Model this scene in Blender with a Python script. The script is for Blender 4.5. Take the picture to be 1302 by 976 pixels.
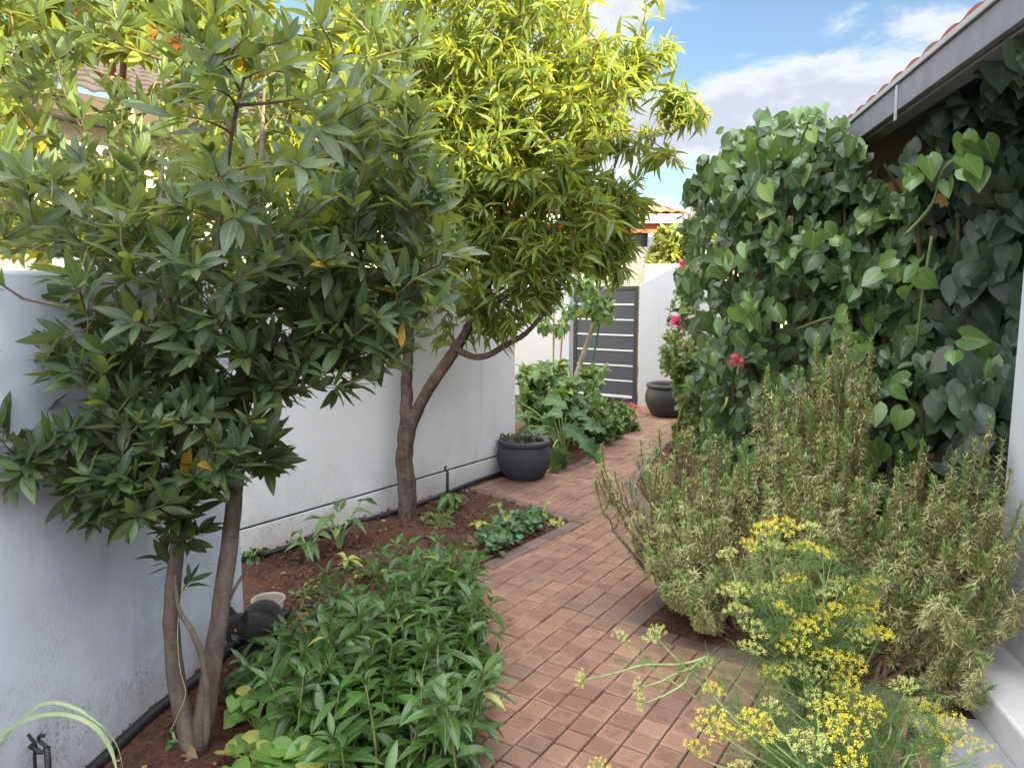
import bpy, bmesh, math, random
import numpy as np
from mathutils import Vector, Matrix

for o in list(bpy.data.objects):
    bpy.data.objects.remove(o)
SC = bpy.context.scene
COL = SC.collection
R = math.radians

# ------------------------------------------------------------------ camera, sky, sun, exposure
CAM_H = 1.6
PITCH = R(7.2)
FPX = 940.0                                   # focal length in photo pixels (photo 1302 px wide)
cam = bpy.data.cameras.new('camera')
cam.sensor_width = 36.0
cam.lens = FPX / 1302.0 * 36.0
cam.clip_start = 0.05
cam.clip_end = 2000
cam_o = bpy.data.objects.new('camera', cam)
COL.objects.link(cam_o)
cam_o.location = (0, 0, CAM_H)
cam_o.rotation_euler = (R(90) - PITCH, 0, 0)
SC.camera = cam_o

SUN_EL = R(15.5)
SUN_AZ = R(-38)                               # angle of the direction to the sun from +X (towards -Y)
TO_SUN = Vector((math.cos(SUN_EL) * math.cos(SUN_AZ), math.cos(SUN_EL) * math.sin(SUN_AZ), math.sin(SUN_EL)))
sun = bpy.data.lights.new('sun', 'SUN')
sun.energy = 5.0
sun.angle = R(0.5)
sun.color = (1.0, 0.87, 0.48)
sun_o = bpy.data.objects.new('sun', sun)
COL.objects.link(sun_o)
sun_o.rotation_euler = TO_SUN.to_track_quat('Z', 'Y').to_euler()

world = bpy.data.worlds.new('World')
SC.world = world
world.use_nodes = True
SKY_STRENGTH, CLOUD_STRENGTH, FILL_DECK_STRENGTH = 0.05, 0.20, 1.22
SC.view_settings.view_transform = 'Standard'
SC.view_settings.look = 'None'
SC.view_settings.gamma = 1
SC.view_settings.use_curve_mapping = False
SC.view_settings.exposure = 2.48
SC.cycles.max_bounces = 8
SC.cycles.diffuse_bounces = 4
SC.cycles.glossy_bounces = 2
SC.cycles.transmission_bounces = 6
SC.cycles.transparent_max_bounces = 6
SC.cycles.use_denoising = True


def ray(u, v):
    dx, dy = (u - 651) / FPX, (v - 488) / FPX
    c, s = math.cos(PITCH), math.sin(PITCH)
    return Vector((dx, c - dy * s, -s - dy * c))


def at(u, v, y):                              # point seen at a photo pixel, at distance y ahead
    d = ray(u, v)
    t = y / d.y
    return Vector((d.x * t, y, CAM_H + d.z * t))


def gnd(u, v, z=0.0):                         # point seen at a photo pixel, on a level z
    d = ray(u, v)
    t = (z - CAM_H) / d.z
    return Vector((d.x * t, d.y * t, z))


def build_world():
    nt = world.node_tree
    N, L = nt.nodes, nt.links
    N.clear()
    out = N.new('ShaderNodeOutputWorld')
    sky = N.new('ShaderNodeTexSky')
    sky.sky_type = 'NISHITA'
    sky.sun_disc = False
    sky.sun_elevation = SUN_EL
    sky.sun_rotation = math.atan2(TO_SUN.x, TO_SUN.y)
    sky.air_density, sky.dust_density, sky.ozone_density = 1.0, 0.6, 2.0
    bs = N.new('ShaderNodeBackground')
    bs.inputs[1].default_value = SKY_STRENGTH
    L.new(sky.outputs[0], bs.inputs[0])
    bc = N.new('ShaderNodeBackground')
    bc.inputs[1].default_value = CLOUD_STRENGTH
    tc = N.new('ShaderNodeTexCoord')
    sep = N.new('ShaderNodeSeparateXYZ')
    L.new(tc.outputs['Generated'], sep.inputs[0])

    def m(op, a, b=None, c=None, clamp=False):
        n = N.new('ShaderNodeMath')
        n.operation = op
        n.use_clamp = clamp
        for i, x in enumerate((a, b, c)):
            if x is None:
                continue
            if isinstance(x, (int, float)):
                n.inputs[i].default_value = x
            else:
                L.new(x, n.inputs[i])
        return n.outputs[0]
    zz = m('ADD', m('MAXIMUM', sep.outputs[2], 0.0), 0.18)
    px, py = m('DIVIDE', sep.outputs[0], zz), m('DIVIDE', sep.outputs[1], zz)
    cmb = N.new('ShaderNodeCombineXYZ')
    L.new(px, cmb.inputs[0]); L.new(py, cmb.inputs[1])
    nz = N.new('ShaderNodeTexNoise')
    nz.inputs['Scale'].default_value = 3.4
    nz.inputs['Detail'].default_value = 9
    nz.inputs['Roughness'].default_value = 0.62
    nz.inputs['Distortion'].default_value = 0.25
    L.new(cmb.outputs[0], nz.inputs['Vector'])
    nb = N.new('ShaderNodeTexNoise')          # broad layout elsewhere in the sky
    nb.inputs['Scale'].default_value = 0.7
    nb.inputs['Detail'].default_value = 2
    L.new(cmb.outputs[0], nb.inputs['Vector'])
    # a long bank of cloud across the sky ahead, and a few smaller ones
    a, b = ray(770, 190).normalized(), ray(1290, 55).normalized()
    nrm = a.cross(b).normalized()
    vd = N.new('ShaderNodeVectorMath'); vd.operation = 'DOT_PRODUCT'
    L.new(tc.outputs['Generated'], vd.inputs[0]); vd.inputs[1].default_value = nrm
    ang = vd.outputs['Value']
    bank = m('POWER', 2.718, m('MULTIPLY', m('POWER', m('DIVIDE', ang, 0.062), 2.0), -1.0))
    tot = m('MULTIPLY', bank, 0.62)

    def blob(u, v, sx, sz, amp):
        nonlocal tot
        c = ray(u, v).normalized()
        r = Vector((c.y, -c.x, 0)).normalized()
        up = r.cross(c)
        d1 = N.new('ShaderNodeVectorMath'); d1.operation = 'DOT_PRODUCT'
        L.new(tc.outputs['Generated'], d1.inputs[0]); d1.inputs[1].default_value = r
        d2 = N.new('ShaderNodeVectorMath'); d2.operation = 'DOT_PRODUCT'
        L.new(tc.outputs['Generated'], d2.inputs[0]); d2.inputs[1].default_value = up
        d3 = N.new('ShaderNodeVectorMath'); d3.operation = 'SUBTRACT'
        e1 = m('POWER', m('DIVIDE', m('SUBTRACT', d1.outputs['Value'], r.dot(c)), sx), 2.0)
        e2 = m('POWER', m('DIVIDE', m('SUBTRACT', d2.outputs['Value'], up.dot(c)), sz), 2.0)
        g = m('MULTIPLY', m('POWER', 2.718, m('MULTIPLY', m('ADD', e1, e2), -1.0)), amp)
        fr = N.new('ShaderNodeVectorMath'); fr.operation = 'DOT_PRODUCT'
        L.new(tc.outputs['Generated'], fr.inputs[0]); fr.inputs[1].default_value = c
        tot = m('ADD', tot, m('MULTIPLY', g, m('GREATER_THAN', fr.outputs['Value'], 0.0)))
    blob(760, 20, 0.15, 0.035, 0.6)
    blob(850, 268, 0.10, 0.02, 0.5)
    blob(1000, 140, 0.17, 0.05, 0.3)
    blob(830, 165, 0.12, 0.055, 0.45)
    blob(980, 40, 0.11, 0.035, -0.35)
    blob(890, 232, 0.08, 0.02, -0.4)
    blob(300, -200, 0.5, 0.25, 0.2)
    tot = m('ADD', tot, m('MULTIPLY', m('SUBTRACT', nz.outputs['Fac'], 0.5), 2.5))
    tot = m('ADD', tot, m('MULTIPLY', m('SUBTRACT', nb.outputs['Fac'], 0.5), 0.7))
    mr = N.new('ShaderNodeMapRange')
    mr.interpolation_type = 'SMOOTHSTEP'
    mr.inputs['From Min'].default_value = 0.16
    mr.inputs['From Max'].default_value = 0.74
    L.new(tot, mr.inputs['Value'])
    ramp = N.new('ShaderNodeMixRGB')
    ramp.inputs[1].default_value = (0.98, 0.98, 1.0, 1)
    ramp.inputs[2].default_value = (0.66, 0.68, 0.80, 1)
    cf = N.new('ShaderNodeMapRange')
    cf.inputs['From Min'].default_value = 0.5
    cf.inputs['From Max'].default_value = 1.0
    L.new(tot, cf.inputs['Value'])
    L.new(cf.outputs[0], ramp.inputs[0])
    L.new(ramp.outputs[0], bc.inputs[0])
    mx = N.new('ShaderNodeMixShader')
    L.new(m('MULTIPLY', mr.outputs[0], 0.92), mx.inputs[0])
    L.new(bs.outputs[0], mx.inputs[1]); L.new(bc.outputs[0], mx.inputs[2])
    # broken cloud deck added overhead and behind the camera, unseen, to lift the shade
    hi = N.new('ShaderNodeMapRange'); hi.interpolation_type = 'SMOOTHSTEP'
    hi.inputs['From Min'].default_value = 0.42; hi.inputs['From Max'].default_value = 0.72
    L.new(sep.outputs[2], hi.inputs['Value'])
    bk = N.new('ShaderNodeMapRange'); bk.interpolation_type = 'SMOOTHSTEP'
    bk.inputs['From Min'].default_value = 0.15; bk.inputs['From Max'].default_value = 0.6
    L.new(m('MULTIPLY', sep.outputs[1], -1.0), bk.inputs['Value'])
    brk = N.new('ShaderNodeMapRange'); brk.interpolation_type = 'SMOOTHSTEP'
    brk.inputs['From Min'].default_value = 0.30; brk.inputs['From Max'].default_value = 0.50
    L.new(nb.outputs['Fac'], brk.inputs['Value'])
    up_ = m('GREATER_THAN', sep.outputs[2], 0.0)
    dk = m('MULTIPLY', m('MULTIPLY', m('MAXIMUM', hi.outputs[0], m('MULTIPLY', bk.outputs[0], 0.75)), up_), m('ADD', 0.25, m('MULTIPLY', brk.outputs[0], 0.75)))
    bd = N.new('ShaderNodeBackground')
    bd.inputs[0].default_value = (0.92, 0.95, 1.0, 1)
    bd.inputs[1].default_value = FILL_DECK_STRENGTH
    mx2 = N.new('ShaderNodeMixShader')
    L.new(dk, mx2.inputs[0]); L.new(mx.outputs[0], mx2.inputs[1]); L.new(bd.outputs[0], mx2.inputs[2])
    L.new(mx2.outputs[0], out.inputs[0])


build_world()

# ------------------------------------------------------------------ tagging
def tag(o, label=None, cat=None, group=None, kind=None):
    if label: o['label'] = label
    if cat: o['category'] = cat
    if group: o['group'] = group
    if kind: o['kind'] = kind
    return o


def thing(name, label, cat, loc=(0, 0, 0), group=None):
    o = bpy.data.objects.new(name, None)
    o.empty_display_size = 0.1
    COL.objects.link(o)
    o.location = loc
    return tag(o, label, cat, group)


def adopt(o, parent):
    if parent is not None:
        o.parent = parent
        w = Vector(parent.location) if parent.parent is None else Vector((0, 0, 0))
        o.matrix_parent_inverse = Matrix.Translation(-w)
    return o


def link_mesh(name, me, mat, parent=None, smooth=False):
    o = bpy.data.objects.new(name, me)
    COL.objects.link(o)
    if mat is not None:
        me.materials.append(mat)
    if smooth:
        me.polygons.foreach_set('use_smooth', [True] * len(me.polygons))
    return adopt(o, parent)


# ------------------------------------------------------------------ mesh builder
class MB:
    def __init__(self):
        self.v, self.f, self.uv = [], [], None
        self.marks = []

    def mark(self):                           # a new separate piece starts here
        self.marks.append((len(self.v), len(self.f)))

    def build_each(self, name, mat, parent=None, most=100):
        """one mesh per marked piece; the smallest beyond `most` share one mesh"""
        mk = self.marks + [(len(self.v), len(self.f))]
        parts = []
        for (a, fa), (b, fb) in zip(mk, mk[1:]):
            if fb > fa:
                vs = self.v[a:b]
                ext = max(max(c) - min(c) for c in zip(*vs))
                parts.append((ext, vs, [tuple(i - a for i in f) for f in self.f[fa:fb]]))
        parts.sort(key=lambda p: -p[0])
        rest = MB()
        for i, (e, vs, fs) in enumerate(parts):
            if i < most:
                q = MB(); q.add(vs, fs); q.build(name, mat, parent, True)
            else:
                rest.add(vs, fs)
        if rest.f:
            tag(rest.build('thin_' + name, mat, parent, True), kind='stuff')

    def add(self, verts, faces):
        b = len(self.v)
        self.v.extend([tuple(x) for x in verts])
        self.f.extend([tuple(i + b for i in f) for f in faces])

    def prism(self, poly, z0, z1):            # ground polygon, anticlockwise; z1 may be a list
        n = len(poly)
        zt = z1 if isinstance(z1, (list, tuple)) else [z1] * n
        vs = [(p[0], p[1], z0) for p in poly] + [(p[0], p[1], zt[i]) for i, p in enumerate(poly)]
        fs = [tuple(range(n - 1, -1, -1)), tuple(range(n, 2 * n))]
        fs += [(i, (i + 1) % n, n + (i + 1) % n, n + i) for i in range(n)]
        self.add(vs, fs)

    def bar(self, p, ax, ay, az):             # box from a corner and three edge vectors
        p, ax, ay, az = Vector(p), Vector(ax), Vector(ay), Vector(az)
        vs = [p, p + ax, p + ax + ay, p + ay, p + az, p + ax + az, p + ax + ay + az, p + ay + az]
        fs = [(0, 3, 2, 1), (4, 5, 6, 7), (0, 1, 5, 4), (1, 2, 6, 5), (2, 3, 7, 6), (3, 0, 4, 7)]
        if ax.cross(ay).dot(az) < 0:
            fs = [f[::-1] for f in fs]
        self.add(vs, fs)

    def tube(self, pts, rad, n=8, cap=True, wob=0.0, rng=None):
        pts = [Vector(p) for p in pts]
        k = len(pts)
        if not isinstance(rad, (list, tuple, np.ndarray)):
            rad = [rad] * k
        t = (pts[1] - pts[0]).normalized()
        ref = Vector((1, 0, 0)) if abs(t.x) < 0.8 else Vector((0, 1, 0))
        nx = (ref - t * ref.dot(t)).normalized()
        vs, fs = [], []
        for i in range(k):
            t = (pts[min(i + 1, k - 1)] - pts[max(i - 1, 0)])
            if t.length < 1e-9:
                t = Vector((0, 0, 1))
            t.normalize()
            nx = nx - t * nx.dot(t)
            if nx.length < 1e-6:
                nx = t.orthogonal()
            nx.normalize()
            ny = t.cross(nx)
            for j in range(n):
                a = 2 * math.pi * j / n
                r = rad[i] * (1 + (rng.uniform(-wob, wob) if wob else 0))
                vs.append(pts[i] + (nx * math.cos(a) + ny * math.sin(a)) * r)
        for i in range(k - 1):
            for j in range(n):
                a, b = i * n + j, i * n + (j + 1) % n
                fs.append((a, b, b + n, a + n))
        if cap:
            fs.append(tuple(range(n - 1, -1, -1)))
            fs.append(tuple(range((k - 1) * n, k * n)))
        self.add(vs, fs)

    def lathe(self, c, prof, n=40):
        vs, fs = [], []
        k = len(prof)
        for r, z in prof:
            for j in range(n):
                a = 2 * math.pi * j / n
                vs.append((c[0] + r * math.cos(a), c[1] + r * math.sin(a), c[2] + z))
        for i in range(k - 1):
            for j in range(n):
                a, b = i * n + j, i * n + (j + 1) % n
                fs.append((a, b, b + n, a + n))
        self.add(vs, fs)

    def build(self, name, mat, parent=None, smooth=False, bevel=0.0):
        me = bpy.data.meshes.new(name)
        me.from_pydata(self.v, [], self.f)
        me.update()
        o = link_mesh(name, me, mat, parent, smooth)
        if bevel:
            b = o.modifiers.new('bevel', 'BEVEL')
            b.width = bevel
            b.segments = 2
            b.limit_method = 'ANGLE'
        return o


def smooth_line(pts, rad, sub=4):             # Catmull-Rom through points
    P = [Vector(p) for p in pts]
    out, ro = [], []
    for i in range(len(P) - 1):
        p0, p1, p2, p3 = P[max(i - 1, 0)], P[i], P[i + 1], P[min(i + 2, len(P) - 1)]
        for j in range(sub):
            t = j / sub
            out.append(0.5 * ((2 * p1) + (p2 - p0) * t + (2 * p0 - 5 * p1 + 4 * p2 - p3) * t * t + (3 * p1 - p0 - 3 * p2 + p3) * t ** 3))
            ro.append(rad[i] * (1 - t) + rad[i + 1] * t)
    out.append(P[-1]); ro.append(rad[-1])
    return out, ro


# ------------------------------------------------------------------ leaf scattering
def leaf_tmpl(width, rows=5, cols=3, fold=0.15, droop=0.2, wave=0.0, cordate=0.0, tip=0.02, curl=0.0):
    """a unit-long leaf along +Y, face to +Z; width(t) gives the half width"""
    vs, uv = [], []
    ts = rows if isinstance(rows, (list, tuple)) else [i / rows for i in range(rows + 1)]
    rows = len(ts) - 1
    for t in ts:
        w = max(width(t), tip)
        z0 = -droop * t * t
        for j in range(cols):
            s = -1 + 2 * j / (cols - 1)
            y = t - cordate * abs(s) ** 1.3 * (1 - t) ** 2 * min(1, t / .05)
            z = z0 + abs(s) * w * fold * 2 - curl * (s * w) ** 2 * 8 + wave * math.sin(t * 9 + s * 2.0) * abs(s)
            vs.append((s * w, y * (1 - 0.25 * droop * t), z))
            uv.append((0.5 + 0.5 * s, t))
    fs = []
    for i in range(rows):
        for j in range(cols - 1):
            a = i * cols + j
            fs.append((a, a + 1, a + 1 + cols, a + cols))
    return np.array(vs, np.float32), np.array(fs, np.int32), np.array(uv, np.float32)


def inst_mesh(name, batches, mat, parent=None, smooth=True):
    """batches: list of (template, pos N3, axis N3, normal N3, scale N or N3)"""
    V, F, U = [], [], []
    base = 0
    fw = None
    for (tv, tf, tuv), pos, ax, nm, sc in batches:
        if len(pos) == 0:
            continue
        pos, ax, nm = np.asarray(pos, np.float64), np.asarray(ax, np.float64), np.asarray(nm, np.float64)
        ax = ax / (np.linalg.norm(ax, axis=1, keepdims=True) + 1e-9)
        nm = nm - ax * np.sum(ax * nm, 1, keepdims=True)
        bad = np.linalg.norm(nm, axis=1) < 1e-4
        nm[bad] = np.cross(ax[bad], (0.3, 0.9, 0.1))
        nm = nm / (np.linalg.norm(nm, axis=1, keepdims=True) + 1e-9)
        bx = np.cross(ax, nm)
        sc = np.asarray(sc, np.float64)
        if sc.ndim == 1:
            sc = np.stack([sc, sc, sc], 1)
        M = np.stack([bx * sc[:, 0:1], ax * sc[:, 1:2], nm * sc[:, 2:3]], 1)     # N,3(basis),3
        v = np.einsum('kb,nbc->nkc', tv, M) + pos[:, None, :]
        n, k = v.shape[0], v.shape[1]
        f = tf[None] + (np.arange(n) * k)[:, None, None] + base
        V.append(v.reshape(-1, 3)); F.append(f.reshape(-1, tf.shape[1]))
        U.append(np.tile(tuv[tf].reshape(-1, 2), (n, 1)))
        base += n * k
        fw = tf.shape[1]
    V, F, U = np.concatenate(V), np.concatenate(F), np.concatenate(U)
    me = bpy.data.meshes.new(name)
    me.vertices.add(len(V)); me.vertices.foreach_set('co', V.astype(np.float32).ravel())
    me.loops.add(F.size); me.loops.foreach_set('vertex_index', F.astype(np.int32).ravel())
    me.polygons.add(len(F))
    me.polygons.foreach_set('loop_start', np.arange(0, F.size, fw, dtype=np.int32))
    me.polygons.foreach_set('use_smooth', np.full(len(F), smooth))
    ul = me.uv_layers.new(name='UVMap')
    ul.data.foreach_set('uv', U.astype(np.float32).ravel())
    me.update(calc_edges=True)
    return link_mesh(name, me, mat, parent)


def unit(a):
    return a / (np.linalg.norm(a, axis=-1, keepdims=True) + 1e-9)


class Leaves:
    """collects leaves over several templates, then builds one mesh"""
    def __init__(self, tmpls, seed=0):
        self.t = tmpls
        self.rng = np.random.default_rng(seed)
        self.pos, self.ax, self.nm, self.sc = [], [], [], []

    def add(self, pos, ax, nm, sc):
        self.pos.append(tuple(pos)); self.ax.append(tuple(ax)); self.nm.append(tuple(nm)); self.sc.append(sc)

    def build(self, name, mat, parent=None, smooth=True):
        P, A, Nn, S = map(np.array, (self.pos, self.ax, self.nm, self.sc))
        w = self.rng.integers(0, len(self.t), len(P))
        return inst_mesh(name, [(t, P[w == i], A[w == i], Nn[w == i], S[w == i]) for i, t in enumerate(self.t)], mat, parent, smooth)


def in_poly(x, y, poly):
    c, n = False, len(poly)
    for i in range(n):
        x1, y1 = poly[i][0], poly[i][1]
        x2, y2 = poly[i - 1][0], poly[i - 1][1]
        if (y1 > y) != (y2 > y) and x < (x2 - x1) * (y - y1) / (y2 - y1) + x1:
            c = not c
    return c


def sample_poly(rng, poly, n):
    xs, ys = [p[0] for p in poly], [p[1] for p in poly]
    out = []
    while len(out) < n:
        x, y = rng.uniform(min(xs), max(xs)), rng.uniform(min(ys), max(ys))
        if in_poly(x, y, poly):
            out.append((x, y))
    return out


def grow(stems, targets, rng, r0=0.010, lift=0.25, k=6):
    """twigs from the nearest point of the growing skeleton to each target; returns polylines with radii"""
    nodes = np.array([tuple(p) for s in stems for p in s[0]])
    used = [len(nodes)]
    big = np.zeros((len(nodes) + len(targets) * k, 3)); big[:len(nodes)] = nodes
    n = len(nodes)
    T = np.array([tuple(t) for t in targets])
    d = np.array([np.min(np.sum((nodes - t) ** 2, 1)) for t in T])
    twigs = []
    for i in np.argsort(d):
        t = T[i]
        dd = np.sum((big[:n] - t) ** 2, 1) + np.maximum(0, big[:n, 2] - t[2] + 0.05) * 0.35
        j = int(np.argmin(dd))
        p0, p2 = Vector(big[j]), Vector(t)
        ln = (p2 - p0).length
        if ln < 0.03:
            p0 = p2 - Vector((rng.uniform(-.05, .05), rng.uniform(-.05, .05), .06)); ln = 0.09
        p1 = p0.lerp(p2, 0.5) + Vector((rng.uniform(-1, 1), rng.uniform(-1, 1), rng.uniform(-.3, .8))) * ln * lift
        pts, rad = [], []
        ra = min(r0, 0.0022 + 0.014 * ln)
        for q in range(k + 1):
            s = q / k
            pts.append(p0 * (1 - s) ** 2 + p1 * 2 * s * (1 - s) + p2 * s * s)
            rad.append(ra * (1 - s) + 0.0014 * s)
        for p in pts[1:]:
            big[n] = tuple(p); n += 1
        twigs.append((pts, rad))
    return twigs

# ------------------------------------------------------------------ materials
class NT:
    def __init__(self, name):
        self.m = bpy.data.materials.new(name)
        self.m.use_nodes = True
        self.t = self.m.node_tree
        self.N, self.L = self.t.nodes, self.t.links
        self.N.clear()
        self.out = self.N.new('ShaderNodeOutputMaterial')
        self.bs = self.N.new('ShaderNodeBsdfPrincipled')
        self.L.new(self.bs.outputs[0], self.out.inputs[0])

    def n(self, typ, **kw):
        x = self.N.new(typ)
        for k, v in kw.items():
            setattr(x, k, v)
        return x

    def set(self, node, sock, val):
        s = node.inputs[sock]
        if isinstance(val, bpy.types.NodeSocket):
            self.L.new(val, s)
        else:
            s.default_value = val

    def math(self, op, a, b=0.0, clamp=False):
        x = self.n('ShaderNodeMath', operation=op, use_clamp=clamp)
        self.set(x, 0, a); self.set(x, 1, b)
        return x.outputs[0]

    def mix(self, fac, a, b, mode='MIX'):
        x = self.n('ShaderNodeMixRGB', blend_type=mode)
        self.set(x, 0, fac)
        self.set(x, 1, a if isinstance(a, bpy.types.NodeSocket) else (*a, 1))
        self.set(x, 2, b if isinstance(b, bpy.types.NodeSocket) else (*b, 1))
        return x.outputs[0]

    def ramp(self, val, lo, hi, smooth=True):
        x = self.n('ShaderNodeMapRange')
        x.interpolation_type = 'SMOOTHSTEP' if smooth else 'LINEAR'
        self.set(x, 'Value', val)
        x.inputs['From Min'].default_value = lo
        x.inputs['From Max'].default_value = hi
        return x.outputs[0]

    def noise(self, scale, detail=4, rough=0.55, vec=None, stretch=None):
        x = self.n('ShaderNodeTexNoise')
        x.inputs['Scale'].default_value = scale
        x.inputs['Detail'].default_value = detail
        x.inputs['Roughness'].default_value = rough
        v = vec if vec is not None else self.obj()
        if stretch:
            mp = self.n('ShaderNodeMapping')
            mp.inputs['Scale'].default_value = stretch
            self.L.new(v, mp.inputs[0])
            v = mp.outputs[0]
        self.L.new(v, x.inputs['Vector'])
        return x.outputs['Fac']

    def obj(self):
        if not hasattr(self, '_tc'):
            self._geo = self.n('ShaderNodeNewGeometry')
            self._tc = self._geo.outputs['Position']
        return self._tc

    def z(self):
        s = self.n('ShaderNodeSeparateXYZ')
        self.L.new(self.obj(), s.inputs[0])
        return s.outputs[2]

    def island(self):
        self.obj()
        return self._geo.outputs['Random Per Island']

    def uv(self):
        tc = self.n('ShaderNodeTexCoord')
        s = self.n('ShaderNodeSeparateXYZ')
        self.L.new(tc.outputs['UV'], s.inputs[0])
        return s.outputs[0], s.outputs[1]

    def bump(self, h, strength=0.3, dist=0.01):
        b = self.n('ShaderNodeBump')
        b.inputs['Strength'].default_value = strength
        b.inputs['Distance'].default_value = dist
        self.L.new(h, b.inputs['Height'])
        self.L.new(b.outputs[0], self.bs.inputs['Normal'])
        return b.outputs[0]

    def base(self, c, rough=0.6, spec=0.3, metal=0.0):
        self.set(self.bs, 'Base Color', c if isinstance(c, bpy.types.NodeSocket) else (*c, 1))
        self.set(self.bs, 'Roughness', rough)
        self.set(self.bs, 'Specular IOR Level', spec)
        self.set(self.bs, 'Metallic', metal)
        return self


def hsv_shift(m, col, island, amt_h=0.02, amt_v=0.35):
    h = m.n('ShaderNodeHueSaturation')
    m.set(h, 'Hue', m.math('ADD', 0.5 - amt_h / 2, m.math('MULTIPLY', island, amt_h)))
    w = m.math('FRACT', m.math('MULTIPLY', island, 17.31))
    m.set(h, 'Value', m.math('ADD', 1 - amt_v * .5, m.math('MULTIPLY', w, amt_v)))
    m.set(h, 'Color', col)
    return h.outputs[0]


def leaf_mat(name, c1, c2, vein=(0.25, 0.32, 0.12), vein_amt=0.5, rough=0.42, spec=0.5, trans=0.3, tcol=None, odd=None, odd_frac=0.02,
             veins=5.0, blotch=0.25):
    m = NT(name)
    r = m.island()
    c = m.mix(m.ramp(r, 0.1, 0.9, False), c1, c2)
    if odd:
        sel = m.math('GREATER_THAN', m.math('FRACT', m.math('MULTIPLY', r, 7.77)), 1 - odd_frac)
        c = m.mix(sel, c, odd)
    c = hsv_shift(m, c, r)
    u, v = m.uv()
    n = m.noise(60, 3, 0.6)
    c = m.mix(m.math('MULTIPLY', m.ramp(n, 0.35, 0.75), blotch), c, m.mix(0.5, c, (0.16, 0.17, 0.04)))
    off = m.math('ABSOLUTE', m.math('SUBTRACT', u, 0.5))
    mid = m.math('SUBTRACT', 1.0, m.ramp(off, 0.015, 0.07))
    ph = m.math('FRACT', m.math('MULTIPLY', m.math('SUBTRACT', v, m.math('MULTIPLY', off, 0.55)), veins))
    side = m.math('MULTIPLY', m.math('SUBTRACT', 1.0, m.ramp(m.math('ABSOLUTE', m.math('SUBTRACT', ph, 0.5)), 0.02, 0.13)), 0.35)
    vv = m.math('MULTIPLY', m.math('MAXIMUM', mid, side), vein_amt, True)
    c = m.mix(vv, c, vein)
    m.base(c, rough, spec)
    m.bump(m.math('SUBTRACT', m.math('MULTIPLY', n, 0.3), vv), 0.35, 0.004)
    tr = m.n('ShaderNodeBsdfTranslucent')
    if tcol is None:
        tcol = tuple(min(1, x * y) for x, y in zip(c2, (2.6, 2.3, 1.0)))
    m.set(tr, 'Color', m.mix(0.75, c, tcol))
    mx = m.n('ShaderNodeMixShader')
    mx.inputs[0].default_value = trans
    m.L.new(m.bs.outputs[0], mx.inputs[1]); m.L.new(tr.outputs[0], mx.inputs[2])
    m.L.new(mx.outputs[0], m.out.inputs[0])
    return m.m


def bark_mat(name, c1, c2, scale=30, stretch=(1, 1, 0.35), bump=0.5):
    m = NT(name)
    n = m.noise(scale, 6, 0.65, stretch=stretch)
    n2 = m.noise(scale * 4, 3, 0.6)
    big = m.noise(7, 3)
    c = m.mix(m.ramp(n, 0.3, 0.7), c1, c2)
    ring = m.ramp(m.noise(38, 4, .7, stretch=(.25, .25, 2.2)), .50, .62)
    c = m.mix(m.math('MULTIPLY', ring, .28), c, tuple(x * .45 for x in c1))
    c = m.mix(m.math('MULTIPLY', m.ramp(big, .5, .7), .35), c, tuple(x * 1.45 for x in c2))
    m.base(c, 0.85, 0.2)
    m.bump(m.math('ADD', n, m.math('MULTIPLY', n2, 0.4)), bump, 0.01)
    return m.m


def plain(name, c, rough=0.6, spec=0.3, scale=25, amt=0.25, bump=0.15, metal=0.0, dist=0.003):
    m = NT(name)
    n = m.noise(scale, 5)
    m.base(m.mix(m.math('MULTIPLY', m.ramp(n, 0.3, 0.75), amt), c, tuple(x * 0.6 for x in c)), rough, spec, metal)
    m.bump(n, bump, dist)
    return m.m


def paint_wall(name, c, dirt=(0.33, 0.24, 0.19), dirt_h=0.35, mould=0.6, grain=260):
    m = NT(name)
    fine = m.noise(grain, 3, 0.6)
    mid = m.noise(5, 5, 0.6)
    run = m.noise(9, 4, 0.6, stretch=(1, 1, 0.06))
    col = m.mix(m.math('MULTIPLY', m.ramp(mid, 0.35, 0.7), 0.16), c, tuple(x * 0.80 for x in c))
    col = m.mix(m.math('MULTIPLY', m.ramp(run, 0.54, 0.72), 0.22), col, tuple(x * .6 for x in c))
    z = m.z()
    # soil splashed up from the bed, and grey mould specks above it
    hgt = m.math('ADD', z, m.math('MULTIPLY', m.math('SUBTRACT', m.noise(4, 5, 0.65), 0.5), 0.45))
    spl = m.math('SUBTRACT', 1.0, m.ramp(hgt, 0.0, dirt_h * 0.6))
    sp2 = m.math('SUBTRACT', 1.0, m.ramp(hgt, dirt_h * 0.3, dirt_h * 2.0))
    speck = m.ramp(m.noise(150, 4, 0.7), 0.50, 0.64)
    streak = m.math('MULTIPLY', m.ramp(m.noise(130, 5, 0.75, stretch=(1, 1, 0.55)), 0.46, 0.68), m.ramp(m.noise(3.5, 4, 0.6), 0.35, 0.65))
    col = m.mix(m.math('MULTIPLY', m.math('MULTIPLY', sp2, m.math('ADD', m.math('MULTIPLY', m.ramp(m.noise(2.4, 5, .65), .42, .66), .35), streak)), mould), col, (0.21, 0.19, 0.16))
    col = m.mix(m.math('MULTIPLY', spl, m.math('ADD', 0.25, m.math('MULTIPLY', speck, 0.5))), col, dirt)
    m.base(col, 0.8, 0.25)
    m.bump(m.math('ADD', m.math('ADD', m.math('MULTIPLY', fine, 0.5), m.math('MULTIPLY', m.noise(40, 3), 0.6)), m.math('MULTIPLY', m.noise(7, 4, .6, stretch=(1, 1, .6)), 2.5)), 0.32, 0.006)
    return m.m


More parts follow.
